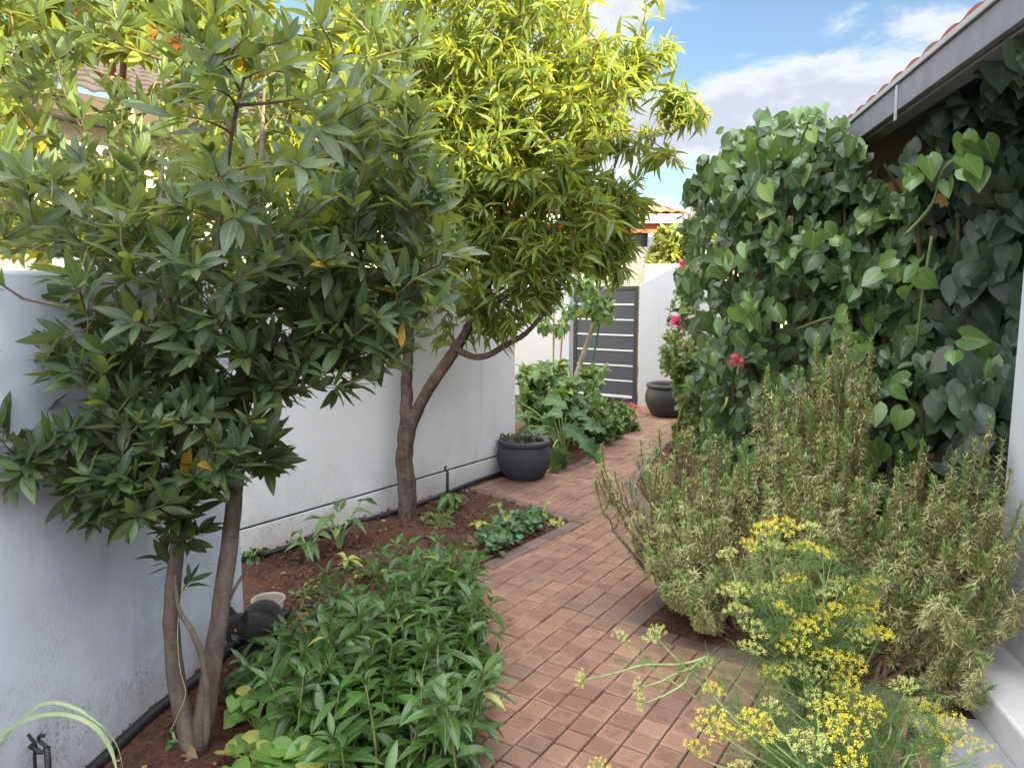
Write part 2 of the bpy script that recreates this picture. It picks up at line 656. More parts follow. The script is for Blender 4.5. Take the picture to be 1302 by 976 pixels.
M = {}
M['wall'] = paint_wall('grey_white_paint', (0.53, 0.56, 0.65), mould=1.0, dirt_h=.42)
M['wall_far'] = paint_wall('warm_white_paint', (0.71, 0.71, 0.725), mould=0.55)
M['wall_plain'] = paint_wall('white_paint', (0.42, 0.43, 0.465), mould=0.3)
M['cream'] = paint_wall('cream_paint', (0.72, 0.66, 0.50), mould=0.1, dirt_h=0.2)
M['tan'] = paint_wall('tan_paint', (0.50, 0.38, 0.22), mould=0.1)
M['fascia'] = plain('grey_fascia_paint', (0.17, 0.165, 0.19), 0.6, 0.3, 9, 0.5, 0.3)
M['fascia_strip'] = plain('pale_grey_strip', (0.30, 0.31, 0.32), 0.5, 0.4)
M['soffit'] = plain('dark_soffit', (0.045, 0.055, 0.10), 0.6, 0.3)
M['steel'] = plain('galvanised', (0.45, 0.46, 0.47), 0.45, 0.5, 40, 0.3, 0.1, 0.6)
M['step'] = plain('pale_screed', (0.52, 0.50, 0.485), 0.75, 0.3, 30, 0.22, 0.2)
M['slab'] = plain('grey_screed', (0.27, 0.27, 0.275), 0.8, 0.3, 18, 0.35, 0.25)
M['gate'] = plain('charcoal_powder_coat', (0.050, 0.055, 0.070), 0.45, 0.4, 90, 0.15, 0.05)
M['gate_frame'] = plain('dark_gate_frame', (0.022, 0.026, 0.038), 0.4, 0.45, 90, 0.15, 0.05)
M['strip'] = plain('brushed_strip', (0.62, 0.62, 0.60), 0.4, 0.5, 60, 0.1, 0.05)
M['hose'] = plain('black_hose', (0.014, 0.015, 0.017), 0.5, 0.4, 40, 0.2, 0.1)
M['pot'] = plain('charcoal_pot', (0.052, 0.055, 0.068), 0.68, 0.3, 11, 0.5, 0.15)
M['pot2'] = plain('charcoal_pot_far', (0.040, 0.043, 0.05), 0.6, 0.35, 45, 0.35, 0.12)
M['roof_tile'] = plain('weathered_tile', (0.26, 0.085, 0.055), 0.8, 0.2, 14, 0.5, 0.3)
M['terracotta'] = plain('terracotta', (0.42, 0.13, 0.06), 0.75, 0.25, 30, 0.35, 0.2)
M['brick_red'] = plain('roof_red', (0.50, 0.15, 0.07), 0.75, 0.25, 30, 0.35, 0.2)
M['roof_brown'] = plain('roof_brown', (0.050, 0.036, 0.036), 0.75, 0.25, 30, 0.35, 0.2)
M['red_beam'] = plain('red_beam', (0.42, 0.10, 0.05), 0.6, 0.3)
M['dark_glass'] = plain('dark_opening', (0.03, 0.035, 0.04), 0.2, 0.5)
M['cane'] = plain('bamboo_cane', (0.42, 0.32, 0.17), 0.6, 0.35, 40, 0.4, 0.2)
M['pole'] = bark_mat('grey_pole', (0.22, 0.18, 0.11), (0.40, 0.35, 0.24), 25)
M['green_hose'] = plain('green_hose', (0.02, 0.10, 0.07), 0.4, 0.4)
M['bark'] = bark_mat('smooth_grey_bark', (0.085, 0.062, 0.052), (0.155, 0.12, 0.10), 26)
M['bark_dark'] = bark_mat('dark_rough_bark', (0.055, 0.036, 0.030), (0.15, 0.105, 0.085), 34, (1, 1, 0.7), 0.9)
M['bark_orange'] = bark_mat('orange_bark', (0.25, 0.14, 0.08), (0.38, 0.24, 0.15), 22)
M['twig'] = bark_mat('twig_bark', (0.075, 0.062, 0.035), (0.13, 0.11, 0.06), 60)
M['twig_green'] = bark_mat('green_twig', (0.13, 0.17, 0.05), (0.22, 0.25, 0.08), 60)
M['twig_red'] = bark_mat('reddish_twig', (0.13, 0.07, 0.035), (0.22, 0.16, 0.06), 60)
M['stem_wood'] = bark_mat('rosemary_wood', (0.12, 0.075, 0.045), (0.22, 0.15, 0.09), 60)
M['cane_brown'] = bark_mat('cut_cane', (0.20, 0.12, 0.07), (0.33, 0.24, 0.15), 40)

M['laurel'] = leaf_mat('laurel_leaf', (0.025, 0.051, 0.026), (0.057, 0.092, 0.035), (0.15, 0.20, 0.08), 0.55, 0.40, 0.42, 0.28,
                       tcol=(0.38, 0.44, 0.06), odd=(0.42, 0.24, 0.02), odd_frac=0.006)
M['peach'] = leaf_mat('peach_leaf', (0.060, 0.103, 0.020), (0.130, 0.175, 0.030), (0.25, 0.30, 0.09), 0.4, 0.5, 0.35, 0.42,
                      tcol=(0.54, 0.57, 0.05), odd=(0.45, 0.33, 0.03), odd_frac=0.02)
M['broad'] = leaf_mat('neighbour_leaf', (0.065, 0.108, 0.022), (0.135, 0.178, 0.032), (0.3, 0.34, 0.10), 0.4, 0.5, 0.35, 0.42,
                      tcol=(0.62, 0.60, 0.04), odd=(0.5, 0.38, 0.04), odd_frac=0.02)
M['vine'] = leaf_mat('heart_leaf', (0.036, 0.074, 0.029), (0.094, 0.156, 0.052), (0.20, 0.28, 0.12), 0.55, 0.36, 0.5, 0.22,
                     tcol=(0.16, 0.30, 0.05), odd=(0.20, 0.29, 0.08), odd_frac=0.09, veins=4.0)
M['vine_shade'] = leaf_mat('heart_leaf_shaded', (0.026, 0.046, 0.034), (0.044, 0.076, 0.046), (0.09, 0.12, 0.09), 0.35, 0.5, 0.4, 0.15,
                           tcol=(0.08, 0.16, 0.05), odd=(0.075, 0.08, 0.06), odd_frac=0.12, veins=4.0)  # heart leaf darkened in colour for the shade under the eave
M['lance'] = leaf_mat('lance_leaf', (0.026, 0.072, 0.015), (0.064, 0.140, 0.028), (0.15, 0.25, 0.08), 0.6, 0.30, 0.5, 0.22,
                      tcol=(0.20, 0.36, 0.04), odd=(0.30, 0.30, 0.06), odd_frac=0.014, veins=6.0)
M['young'] = leaf_mat('young_leaf', (0.06, 0.13, 0.03), (0.13, 0.22, 0.055), (0.24, 0.32, 0.12), 0.5, 0.35, 0.5, 0.28, tcol=(0.25, 0.42, 0.06), veins=4.0)
M['creeper'] = leaf_mat('creeper_leaf', (0.07, 0.17, 0.035), (0.14, 0.26, 0.05), (0.24, 0.36, 0.12), 0.4, 0.45, 0.4, 0.28,
                        tcol=(0.28, 0.45, 0.05), odd=(0.36, 0.38, 0.08), odd_frac=0.12)
M['herb'] = leaf_mat('herb_leaf', (0.022, 0.075, 0.018), (0.05, 0.135, 0.03), (0.12, 0.20, 0.07), 0.4, 0.36, 0.5, 0.2, tcol=(0.15, 0.32, 0.04))
M['chard'] = leaf_mat('chard_leaf', (0.05, 0.125, 0.03), (0.10, 0.20, 0.05), (0.36, 0.42, 0.22), 0.8, 0.45, 0.4, 0.26, tcol=(0.25, 0.4, 0.06))
M['pale_leaf'] = leaf_mat('yellowing_leaf', (0.30, 0.38, 0.07), (0.42, 0.46, 0.12), (0.5, 0.5, 0.25), 0.4, 0.5, 0.4, 0.3, tcol=(0.5, 0.55, 0.1))
M['lobed'] = leaf_mat('lobed_leaf', (0.036, 0.088, 0.028), (0.070, 0.140, 0.045), (0.22, 0.30, 0.14), 0.6, 0.55, 0.3, 0.22, tcol=(0.2, 0.34, 0.08))
M['mixed'] = leaf_mat('border_leaf', (0.05, 0.11, 0.025), (0.11, 0.185, 0.045), (0.2, 0.28, 0.1), 0.4, 0.45, 0.4, 0.25, odd=(0.30, 0.30, 0.06), odd_frac=0.08)
M['boug'] = leaf_mat('small_round_leaf', (0.06, 0.105, 0.025), (0.125, 0.185, 0.045), (0.2, 0.26, 0.09), 0.3, 0.45, 0.4, 0.28, odd=(0.26, 0.16, 0.06), odd_frac=0.08)
M['succulent'] = leaf_mat('grey_green_leaf', (0.035, 0.055, 0.03), (0.07, 0.09, 0.05), (0.1, 0.12, 0.07), 0.3, 0.5, 0.4, 0.12, odd=(0.16, 0.08, 0.05), odd_frac=0.2)
M['sunbush'] = leaf_mat('bright_bush_leaf', (0.13, 0.17, 0.03), (0.24, 0.26, 0.05), (0.3, 0.3, 0.1), 0.3, 0.5, 0.4, 0.3, tcol=(0.5, 0.5, 0.06))
M['needle'] = leaf_mat('rosemary_needle', (0.26, 0.28, 0.10), (0.50, 0.505, 0.22), (0.3, 0.3, 0.12), 0.1, 0.55, 0.3, 0.18,
                       tcol=(0.36, 0.36, 0.12), odd=(0.40, 0.31, 0.17), odd_frac=0.22, blotch=0.1)
M['needle_green'] = leaf_mat('fresh_needle', (0.15, 0.25, 0.06), (0.27, 0.38, 0.11), (0.3, 0.4, 0.15), 0.1, 0.5, 0.35, 0.22, tcol=(0.3, 0.42, 0.1), blotch=0.1)
M['fennel_leaf'] = leaf_mat('fennel_thread', (0.075, 0.135, 0.045), (0.15, 0.23, 0.08), (0.2, 0.3, 0.1), 0.1, 0.55, 0.3, 0.25, blotch=0.1)
M['grass'] = leaf_mat('grass_blade', (0.26, 0.36, 0.15), (0.38, 0.48, 0.24), (0.5, 0.58, 0.36), 0.5, 0.45, 0.4, 0.25, blotch=0.1)
M['fennel_stem'] = bark_mat('fennel_stem', (0.19, 0.28, 0.09), (0.30, 0.38, 0.16), 60, bump=0.1)
M['pink'] = leaf_mat('pink_bract', (0.55, 0.03, 0.14), (0.75, 0.10, 0.26), (0.6, 0.2, 0.3), 0.3, 0.6, 0.3, 0.3, tcol=(0.9, 0.15, 0.35), blotch=0)
M['crimson'] = leaf_mat('crimson_petal', (0.42, 0.02, 0.025), (0.58, 0.06, 0.07), (0.5, 0.1, 0.1), 0.3, 0.6, 0.3, 0.3, tcol=(0.8, 0.08, 0.08), blotch=0)
M['scarlet'] = leaf_mat('scarlet_petal', (0.80, 0.06, 0.03), (0.85, 0.15, 0.06), (0.6, 0.1, 0.05), 0.3, 0.6, 0.3, 0.4, tcol=(1, 0.15, 0.06), blotch=0)
M['litter'] = leaf_mat('dead_leaf', (0.11, 0.06, 0.035), (0.33, 0.22, 0.12), (0.3, 0.2, 0.1), 0.3, 0.8, 0.2, 0.1, tcol=(0.3, 0.2, 0.1))


def yellow_mat(name, c1, c2):
    m = NT(name)
    r = m.island()
    m.base(hsv_shift(m, m.mix(r, c1, c2), r, 0.02, 0.3), 0.6, 0.25)
    m.set(m.bs, 'Subsurface Weight', 0.0)
    return m.m


M['yellow'] = yellow_mat('fennel_yellow', (0.56, 0.46, 0.03), (0.74, 0.64, 0.08))
M['yellow_pale'] = yellow_mat('fennel_pale', (0.44, 0.48, 0.10), (0.60, 0.60, 0.20))


def soil_mat():
    m = NT('red_brown_soil')
    n = m.noise(35, 8, 0.7)
    n2 = m.noise(150, 5, 0.7)
    c = m.mix(m.ramp(n, 0.3, 0.7), (0.080, 0.036, 0.024), (0.185, 0.092, 0.060))
    c = m.mix(m.math('MULTIPLY', m.ramp(n2, 0.62, 0.72), 0.55), c, (0.34, 0.23, 0.15))
    c = m.mix(m.math('MULTIPLY', m.ramp(m.noise(3, 3), 0.45, 0.65), 0.35), c, (0.06, 0.032, 0.025))
    m.base(c, 0.95, 0.15)
    m.bump(m.math('ADD', n, n2), 0.9, 0.02)
    return m.m


M['soil'] = soil_mat()


def paver_mat(name, c1, c2, rim, rim_amt, stain_amt):
    m = NT(name)
    r = m.island()
    u, v = m.uv()
    c = m.mix(r, c1, c2)
    c = hsv_shift(m, c, r, 0.010, 0.20)
    n = m.noise(24, 8, 0.72)
    n2 = m.noise(130, 5, 0.7)
    big = m.noise(1.6, 4, 0.6)
    eu = m.math('SUBTRACT', 0.5, m.math('ABSOLUTE', m.math('SUBTRACT', u, 0.5)))
    ev = m.math('SUBTRACT', 0.5, m.math('ABSOLUTE', m.math('SUBTRACT', v, 0.5)))
    e = m.math('MINIMUM', eu, ev)
    e = m.math('ADD', e, m.math('MULTIPLY', m.math('SUBTRACT', n2, 0.5), 0.09))
    rimf = m.math('MULTIPLY', m.math('SUBTRACT', 1.0, m.ramp(e, 0.02, 0.11)), m.ramp(m.noise(5, 3), 0.40, 0.66))
    # worn dark patch in the middle of a brick
    wear = m.math('MULTIPLY', m.ramp(e, 0.08, 0.24), m.ramp(n, 0.42, 0.62))
    keep = m.ramp(m.math('FRACT', m.math('MULTIPLY', r, 5.31)), 0.15, 0.9)
    c = m.mix(m.math('MULTIPLY', m.math('MULTIPLY', wear, keep), stain_amt), c, (0.105, 0.068, 0.050))
    c = m.mix(m.math('MULTIPLY', rimf, rim_amt), c, rim)
    c = m.mix(m.math('MULTIPLY', m.ramp(big, 0.46, 0.66), 0.5), c, (0.135, 0.095, 0.075))
    c = m.mix(m.math('MULTIPLY', m.ramp(n2, 0.58, 0.72), 0.35), c, (0.40, 0.28, 0.20))
    c = m.mix(m.math('MULTIPLY', m.ramp(m.noise(95, 5, .75), 0.56, 0.70), 0.45), c, (0.10, 0.062, 0.045))
    m.base(c, 0.82, 0.3)
    m.bump(m.math('ADD', m.math('MULTIPLY', n2, 0.9), n), 0.55, 0.004)
    return m.m


M['paver'] = paver_mat('red_brick_paver', (0.200, 0.106, 0.070), (0.278, 0.155, 0.106), (0.42, 0.27, 0.195), 0.5, 0.55)
M['edging'] = paver_mat('dark_brick_edging', (0.115, 0.078, 0.064), (0.165, 0.107, 0.086), (0.22, 0.155, 0.12), 0.3, 0.4)
M['joint'] = plain('joint_grit', (0.055, 0.038, 0.028), 0.95, 0.1, 60, 0.6, 0.6)
M['ground'] = plain('bare_ground', (0.13, 0.085, 0.055), 0.95, 0.1, 4, 0.5, 0.5)

# ------------------------------------------------------------------ layout
A_P = R(33)
Pd = Vector((math.sin(A_P), math.cos(A_P), 0))          # along the path
Qd = Vector((math.cos(A_P), -math.sin(A_P), 0))         # across the path, to the right
A_H = R(10.5)
Hd = Vector((math.sin(A_H), math.cos(A_H), 0))          # along the house
Nd = Vector((math.cos(A_H), -math.sin(A_H), 0))         # away from the path, into the house


def H(n, s, z=0.0):
    return Nd * n + Hd * s + Vector((0, 0, z))


W1a, W1b = Vector((-1.44, 2.32, 0)), Vector((-1.255, 3.31, 0))
W1d = (W1b - W1a).normalized()
W2a, W2b = Vector((-1.61, 4.32, 0)), Vector((0.03, 6.50, 0))
W2d = (W2b - W2a).normalized()
W2n = Vector((W2d.y, -W2d.x, 0))                        # towards the path
W1n = Vector((W1d.y, -W1d.x, 0))
GATE_R = Vector((1.72, 10.28, 0))
GATE_L = GATE_R - Qd * 1.02
BED_L = [(-.19, 4.16), (.405, 4.99), (-.33, 5.78), (-.53, 5.76), (-1.61, 4.32), (-2.0, 3.80), (-1.9, 3.2), (-1.30, 3.31), (-1.44, 2.32),
         (-1.9, -.2), (-.75, -.2), (-.34, 2.5), (-.30, 3.4)]
BED_F = [(.36, 6.42), (.62, 6.78), (1.28, 8.62), (1.30, 9.25), (0.55, 9.9), (0.6, 10.9), (-1.6, 12.2), (-1.6, 6.9), (.0, 6.75)]
BED_R = [(.62, 3.38), (1.25, 2.97), (1.60, 2.74), (1.76, 3.15), (1.84, 3.4), (2.75, 8.2), (2.35, 8.6), (1.62, 7.6), (1.03, 6.0), (1.06, 4.7), (.895, 3.76)]
BED_N = [(.86, 2.30), (1.42, 1.95), (1.36, 1.55), (1.2, .3), (.5, .3)]


def line_side(p, a, d):
    return (p[0] - a[0]) * d[1] - (p[1] - a[1]) * d[0]   # > 0 on the right of a + t d


# ground
g = MB()
g.bar((-400, -100, -0.16), (800, 0, 0), (0, 900, 0), (0, 0, 0.1))
tag(g.build('ground', M['ground']), kind='structure')

# joint bed under the pavers
jb = MB()
jb.prism([(-2.3, 0.0), (2.2, -0.3), (3.2, 8.4), (2.4, 11.2), (-.5, 11.8), (-2.4, 8)], -0.055, -0.007)
tag(jb.build('path_bed', M['joint']), kind='structure')


def paver_mesh(name, items, mat):
    """items: centre, along vector (half), across vector (half), z, tilt"""
    V, F, UV = [], [], []
    for c, a, b, z, tx, ty in items:
        base = len(V)
        la, lb = a.length, b.length
        ins = 0.0035
        for k, (sh, zz) in enumerate(((1.0, -0.03), (1.0, -0.004), (0, 0.0))):
            for sa, sb in ((-1, -1), (1, -1), (1, 1), (-1, 1)):
                fa = sa * (1 if sh else 1 - ins / la)
                fb = sb * (1 if sh else 1 - ins / lb)
                p = c + a * fa + b * fb
                V.append((p.x, p.y, z + zz + tx * sa + ty * sb))
        q = [(base + i, base + (i + 1) % 4, base + 4 + (i + 1) % 4, base + 4 + i) for i in range(4)]
        q += [(base + 4 + i, base + 4 + (i + 1) % 4, base + 8 + (i + 1) % 4, base + 8 + i) for i in range(4)]
        q.append((base + 8, base + 9, base + 10, base + 11))
        flip = a.cross(b).z < 0
        for f in q:
            F.append(f[::-1] if flip else f)
        sq = [(0, 0), (1, 0), (1, 1), (0, 1)]
        for f in q:
            for i in (f[::-1] if flip else f):
                UV.append(sq[(i - base) % 4])
    me = bpy.data.meshes.new(name)
    me.from_pydata(V, [], F)
    ul = me.uv_layers.new(name='UVMap')
    ul.data.foreach_set('uv', np.array(UV, np.float32).ravel())
    me.update()
    return tag(link_mesh(name, me, mat), kind='structure')


rng = random.Random(4)
BEDS = (BED_L, BED_F, BED_R, BED_N)
edge_runs = [((-.19, 4.16), (.405, 4.99)), ((.405, 4.99), (-.33, 5.78)), 
             ((.36, 6.42), (.62, 6.78)), ((.62, 6.78), (1.28, 8.62)), ((1.28, 8.62), (1.30, 9.25)),
             ((.62, 3.38), (.895, 3.76)), ((.895, 3.76), (1.06, 4.7)), ((1.06, 4.7), (1.03, 6.0)), ((1.03, 6.0), (1.62, 7.6)),
             ((.62, 3.38), (1.60, 2.74)), ((.86, 2.30), (1.42, 1.95)), ((.5, .3), (.86, 2.30))]
edges, strips = [], []
for (a, b) in edge_runs:
    a, b = Vector((*a, 0)), Vector((*b, 0))
    d = (b - a).normalized()
    nrm = Vector((d.y, -d.x, 0))
    mid = (a + b) / 2 + nrm * 0.03
    if any(in_poly(mid.x, mid.y, B) for B in BEDS):
        nrm = -nrm
    L_ = (b - a).length
    k = max(1, round(L_ / 0.205))
    w = 0.052
    strips.append((a - d * .01, d, nrm, L_ + .02, w * 2))
    for i in range(k):
        c = a + d * (L_ * (i + .5) / k) + nrm * (w + rng.uniform(-.002, .002))
        edges.append((c, d * (L_ / k / 2 - .0035), nrm * (w - .003), 0.007 + rng.uniform(-.001, .001), rng.uniform(-.001, .001), rng.uniform(-.001, .001)))
paver_mesh('path_edging', edges, M['edging'])


def in_strip(c, g=0.0):
    for a, d, nrm, L_, w in strips:
        v = c - a
        if -.03 < v.dot(d) < L_ + .03 and -0.06 < v.dot(nrm) < .05:
            return True
    return False


items = []
PW, PL = 0.106, 0.100
for i in range(-40, 60):
    off = rng.uniform(-.5, .5) * PL * 0.35
    for j in range(-5, 120):
        c = Qd * (i * PW) + Pd * (j * PL + off)
        if c.y < 0.2 or c.y > 11.2:
            continue
        if line_side(c, W2a, W2d) < 0.02 and c.y < 6.6:
            continue
        if line_side(c, GATE_R, -Qd) > 0.35:
            continue
        if c.x < -2.3 or c.x > 3.2:
            continue
        if any(in_poly(c.x, c.y, B) for B in BEDS):
            continue
        if in_strip(c):
            continue
        n_, s_ = c.dot(Nd), c.dot(Hd)
        if n_ > 0.98 and s_ < 2.95:
            continue
        items.append((c, Pd * (PL / 2 - rng.uniform(.0020, .0036)), Qd * (PW / 2 - rng.uniform(.0022, .0036)), rng.uniform(-.002, .002),
                      rng.uniform(-.0009, .0009), rng.uniform(-.0009, .0009)))
paver_mesh('brick_path', items, M['paver'])


# planting beds: lumpy soil clipped to each outline
def bed(poly, seed, mound=0.03):
    rr = np.random.default_rng(seed)
    xs, ys = [p[0] for p in poly], [p[1] for p in poly]
    st = 0.035
    bm = bmesh.new()
    vs = [bm.verts.new((p[0], p[1], 0)) for p in poly]
    bm.faces.new(vs)
    for ax, lo, hi in ((0, min(xs), max(xs)), (1, max(min(ys), 1.2), max(ys))):
        k = lo + st
        while k < hi:
            no = (1, 0, 0) if ax == 0 else (0, 1, 0)
            co = (k, 0, 0) if ax == 0 else (0, k, 0)
            bmesh.ops.bisect_plane(bm, geom=bm.verts[:] + bm.edges[:] + bm.faces[:], plane_co=co, plane_no=no)
            k += st if ax == 0 or k < 6 else st * 3
    from mathutils import noise as mn
    bd = set()
    for e in bm.edges:
        if e.is_boundary:
            bd.update(e.verts)
    for v in bm.verts:
        p = Vector((v.co.x, v.co.y, seed))
        h = mn.noise(p * 2.2) * mound + mn.noise(p * 9) * 0.016 + mn.noise(p * 28) * 0.011
        v.co.z = -0.015 if v in bd else -0.004 + h + mound * 0.5
    me = bpy.data.meshes.new('planting_bed')
    bm.normal_update()
    bm.to_mesh(me); bm.free()
    tag(link_mesh('planting_bed', me, M['soil'], smooth=True), kind='structure')


bed(BED_L, 1); bed(BED_F, 2); bed(BED_R, 3); bed(BED_N, 4)


# ------------------------------------------------------------------ walls
def wall_poly(a, b, back, th):
    a, b, back = Vector(a), Vector(b), Vector(back)
    return [a, b, b + back * th, a + back * th]


def ccw(poly):
    s = sum(poly[i - 1][0] * poly[i][1] - poly[i][0] * poly[i - 1][1] for i in range(len(poly)))
    return poly if s > 0 else poly[::-1]


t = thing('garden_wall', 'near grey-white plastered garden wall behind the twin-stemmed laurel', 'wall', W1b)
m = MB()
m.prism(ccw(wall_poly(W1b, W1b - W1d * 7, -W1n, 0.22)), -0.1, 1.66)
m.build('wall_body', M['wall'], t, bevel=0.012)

t = thing('garden_wall', 'grey-white garden wall with a grooved plinth line behind the peach tree', 'wall', W2b)
m = MB()
m.prism(ccw(wall_poly(W2b, W2b - W2d * 3.6, -W2n, 0.22)), 0.178, 1.76)
m.build('wall_body', M['wall_far'], t, bevel=0.01)
m = MB()
m.prism(ccw(wall_poly(W2b - W2d * .008 - W2n * .010, W2b - W2d * 3.6 - W2n * .010, -W2n, 0.20)), 0.160, 0.182)
m.build('groove_shadow', M['hose'], t)  # black strip in the gap, its shadow put into the colour
m = MB()
m.prism(ccw(wall_poly(W2b, W2b - W2d * 3.6, -W2n, 0.22)), -0.1, 0.168)
m.build('plinth', M['wall_far'], t, bevel=0.004)

t = thing('garden_wall', 'white garden wall to the left of the slatted gate, behind the canes', 'wall', GATE_L)
m = MB()
m.prism(ccw(wall_poly(GATE_L - Qd * .03, GATE_L - Qd * 3.6, Pd, 0.2)), -0.1, 1.70)
m.build('wall_body', M['wall_plain'], t, bevel=0.01)

t = thing('garden_wall', 'white garden wall with a rising sloped top to the right of the gate', 'wall', GATE_R)
m = MB()
a, b = GATE_R + Qd * .05, GATE_R + Qd * 1.15
pl = [a, b, b + Pd * .2, a + Pd * .2]
m.prism(pl, -0.1, [1.68, 2.22, 2.22, 1.68])
m.build('wall_body', M['wall_plain'], t, bevel=0.01)

# gate: frame of four bars, eight panels with pale strips between them
t = thing('slatted_gate', 'charcoal metal garden gate with pale horizontal strips at the end of the path', 'gate', GATE_L)
off = Pd * 0.06
GW, GH = 1.02, 1.66
for k in (0, 1):
    m = MB()
    m.bar(GATE_L + Qd * (0.004 if k == 0 else GW - .062) + off, Qd * .058, Pd * .05, (0, 0, GH))
    m.build('stile', M['gate_frame'], t, bevel=.003)
m = MB(); m.bar(GATE_L + Qd * .064 + off + Vector((0, 0, .03)), Qd * (GW - .128), Pd * .045, (0, 0, .05)); m.build('bottom_rail', M['gate_frame'], t, bevel=.003)
m = MB(); m.bar(GATE_L + Qd * .064 + off + Vector((0, 0, GH - .05)), Qd * (GW - .128), Pd * .045, (0, 0, .05)); m.build('top_rail', M['gate_frame'], t, bevel=.003)
z = .082
m = MB(); m.bar(GATE_L + Qd * .07 + off + Pd * .008 + Vector((0, 0, z)), Qd * (GW - .14), Pd * .03, (0, 0, .035)); m.build('strip', M['strip'], t, bevel=.002)
z += .037
n_p = 7
ph = (GH - .05 - z - (n_p - 1) * .022) / n_p
for i in range(n_p):
    m = MB(); m.bar(GATE_L + Qd * .066 + off + Pd * .014 + Vector((0, 0, z)), Qd * (GW - .132), Pd * .02, (0, 0, ph)); m.build('panel', M['gate'], t, bevel=.002)
    z += ph
    if i < n_p - 1:
        m = MB(); m.bar(GATE_L + Qd * .066 + off + Pd * .006 + Vector((0, 0, z + .001)), Qd * (GW - .132), Pd * .03, (0, 0, .02)); m.build('strip', M['strip'], t, bevel=.002)
        z += .022


# ------------------------------------------------------------------ the house on the right
EAVE_N, EAVE_Z = 1.165, 2.47
S0, S1 = -7.0, 8.3
house = thing('house', 'house with dark grey eaves and red tiled roof beside the path', 'house', H(1.9, 3.3))


def hbox(mb, n0, n1, s0, s1, z0, z1):
    mb.bar(H(n0, s0, z0), Nd * (n1 - n0), Hd * (s1 - s0), (0, 0, z1 - z0))


m = MB(); hbox(m, 1.95, 7.6, 3.34, S1, -0.1, 2.50); m.build('wall', M['tan'], house)
m = MB(); hbox(m, 2.55, 7.6, S0, 3.33, -0.1, 2.50); m.build('wall', M['wall_plain'], house)
m = MB(); hbox(m, 1.47, 1.86, 2.98, 3.33, 0.0, 2.50); m.build('pillar', M['wall_plain'], house, bevel=.012)
m = MB(); hbox(m, EAVE_N, EAVE_N + .03, S0, S1, EAVE_Z, EAVE_Z + .125); m.build('fascia_board', M['fascia'], house, bevel=.004)
m = MB(); hbox(m, EAVE_N - .012, EAVE_N + .05, S0, S1, EAVE_Z + .128, EAVE_Z + .155); m.build('fascia_strip', M['fascia_strip'], house, bevel=.004)
m = MB(); hbox(m, EAVE_N + .034, EAVE_N + .12, S0, S1, EAVE_Z - .012, EAVE_Z + .03); m.build('wall_plate', M['fascia'], house, bevel=.004)
m = MB(); hbox(m, EAVE_N + .122, 2.7, S0, S1, EAVE_Z + .032, EAVE_Z + .05); m.build('soffit', M['soffit'], house)
# roof of rolled tiles, both pitches
RUN, PITCH_R = 3.4, math.tan(R(20))
m = MB()
for side in (0, 1):
    ncourse = 11
    ns = int((S1 - S0 + .2) / .028)
    V, F = [], []
    for c in range(ncourse + 1):
        for up in (0, 1):
            for k in range(ns + 1):
                s = S0 - .1 + k * .028
                roll = 0.020 * abs(math.sin(math.pi * s / 0.22)) ** 0.8
                d = 0.0 + RUN * c / ncourse
                zz = EAVE_Z + .142 + d * PITCH_R + roll + (0.022 if up else 0.0)
                n_ = EAVE_N + d if side == 0 else EAVE_N + 2 * RUN - d
                V.append(H(n_, s, zz))
    w = ns + 1
    rows = 2 * (ncourse + 1)
    for r_ in range(rows - 1):
        for k in range(ns):
            f = (r_ * w + k, r_ * w + k + 1, (r_ + 1) * w + k + 1, (r_ + 1) * w + k)
            F.append(f[::-1] if side == 0 else f)
    m.add(V, F)
m.build('roof', M['roof_tile'], house, smooth=False)
m = MB()
m.bar(H(EAVE_N + RUN - .12, S0 - .1, EAVE_Z + .18 + RUN * PITCH_R), Nd * .24, Hd * (S1 - S0 + .2), (0, 0, .09))
m.build('roof_ridge', M['roof_tile'], house, bevel=.03)
for s in (S0 + .02, S1 - .06):
    m = MB()
    m.add([H(EAVE_N + .2, s, EAVE_Z + .06), H(EAVE_N + 2 * RUN - .2, s, EAVE_Z + .06), H(EAVE_N + RUN, s, EAVE_Z + .06 + RUN * PITCH_R),
           H(EAVE_N + .2, s + .06, EAVE_Z + .06), H(EAVE_N + 2 * RUN - .2, s + .06, EAVE_Z + .06), H(EAVE_N + RUN, s + .06, EAVE_Z + .06 + RUN * PITCH_R)],
          [(0, 1, 2), (5, 4, 3), (0, 3, 4, 1), (1, 4, 5, 2), (2, 5, 3, 0)])
    m.build('gable', M['tan'], house)
# strap hanging from the fascia
sp = at(1125, 150, 4.05)
s_b = 4.02
m = MB(); hbox(m, EAVE_N - .008, EAVE_N - .002, s_b, s_b + .028, EAVE_Z - .045, EAVE_Z + .12); m.build('bracket', M['steel'], house)

m = MB(); hbox(m, 1.25, 2.545, -4, 3.24, -0.05, 0.14)
st = thing('porch_step', 'pale screed porch step in front of the white pillar', 'step', H(1.25, 2.8))
m.build('tread', M['step'], st, bevel=.012)
m = MB(); hbox(m, 1.0, 1.247, -4, 2.86, -0.05, 0.012)
tag(m.build('paving_slab', M['slab'], bevel=.005), kind='structure')


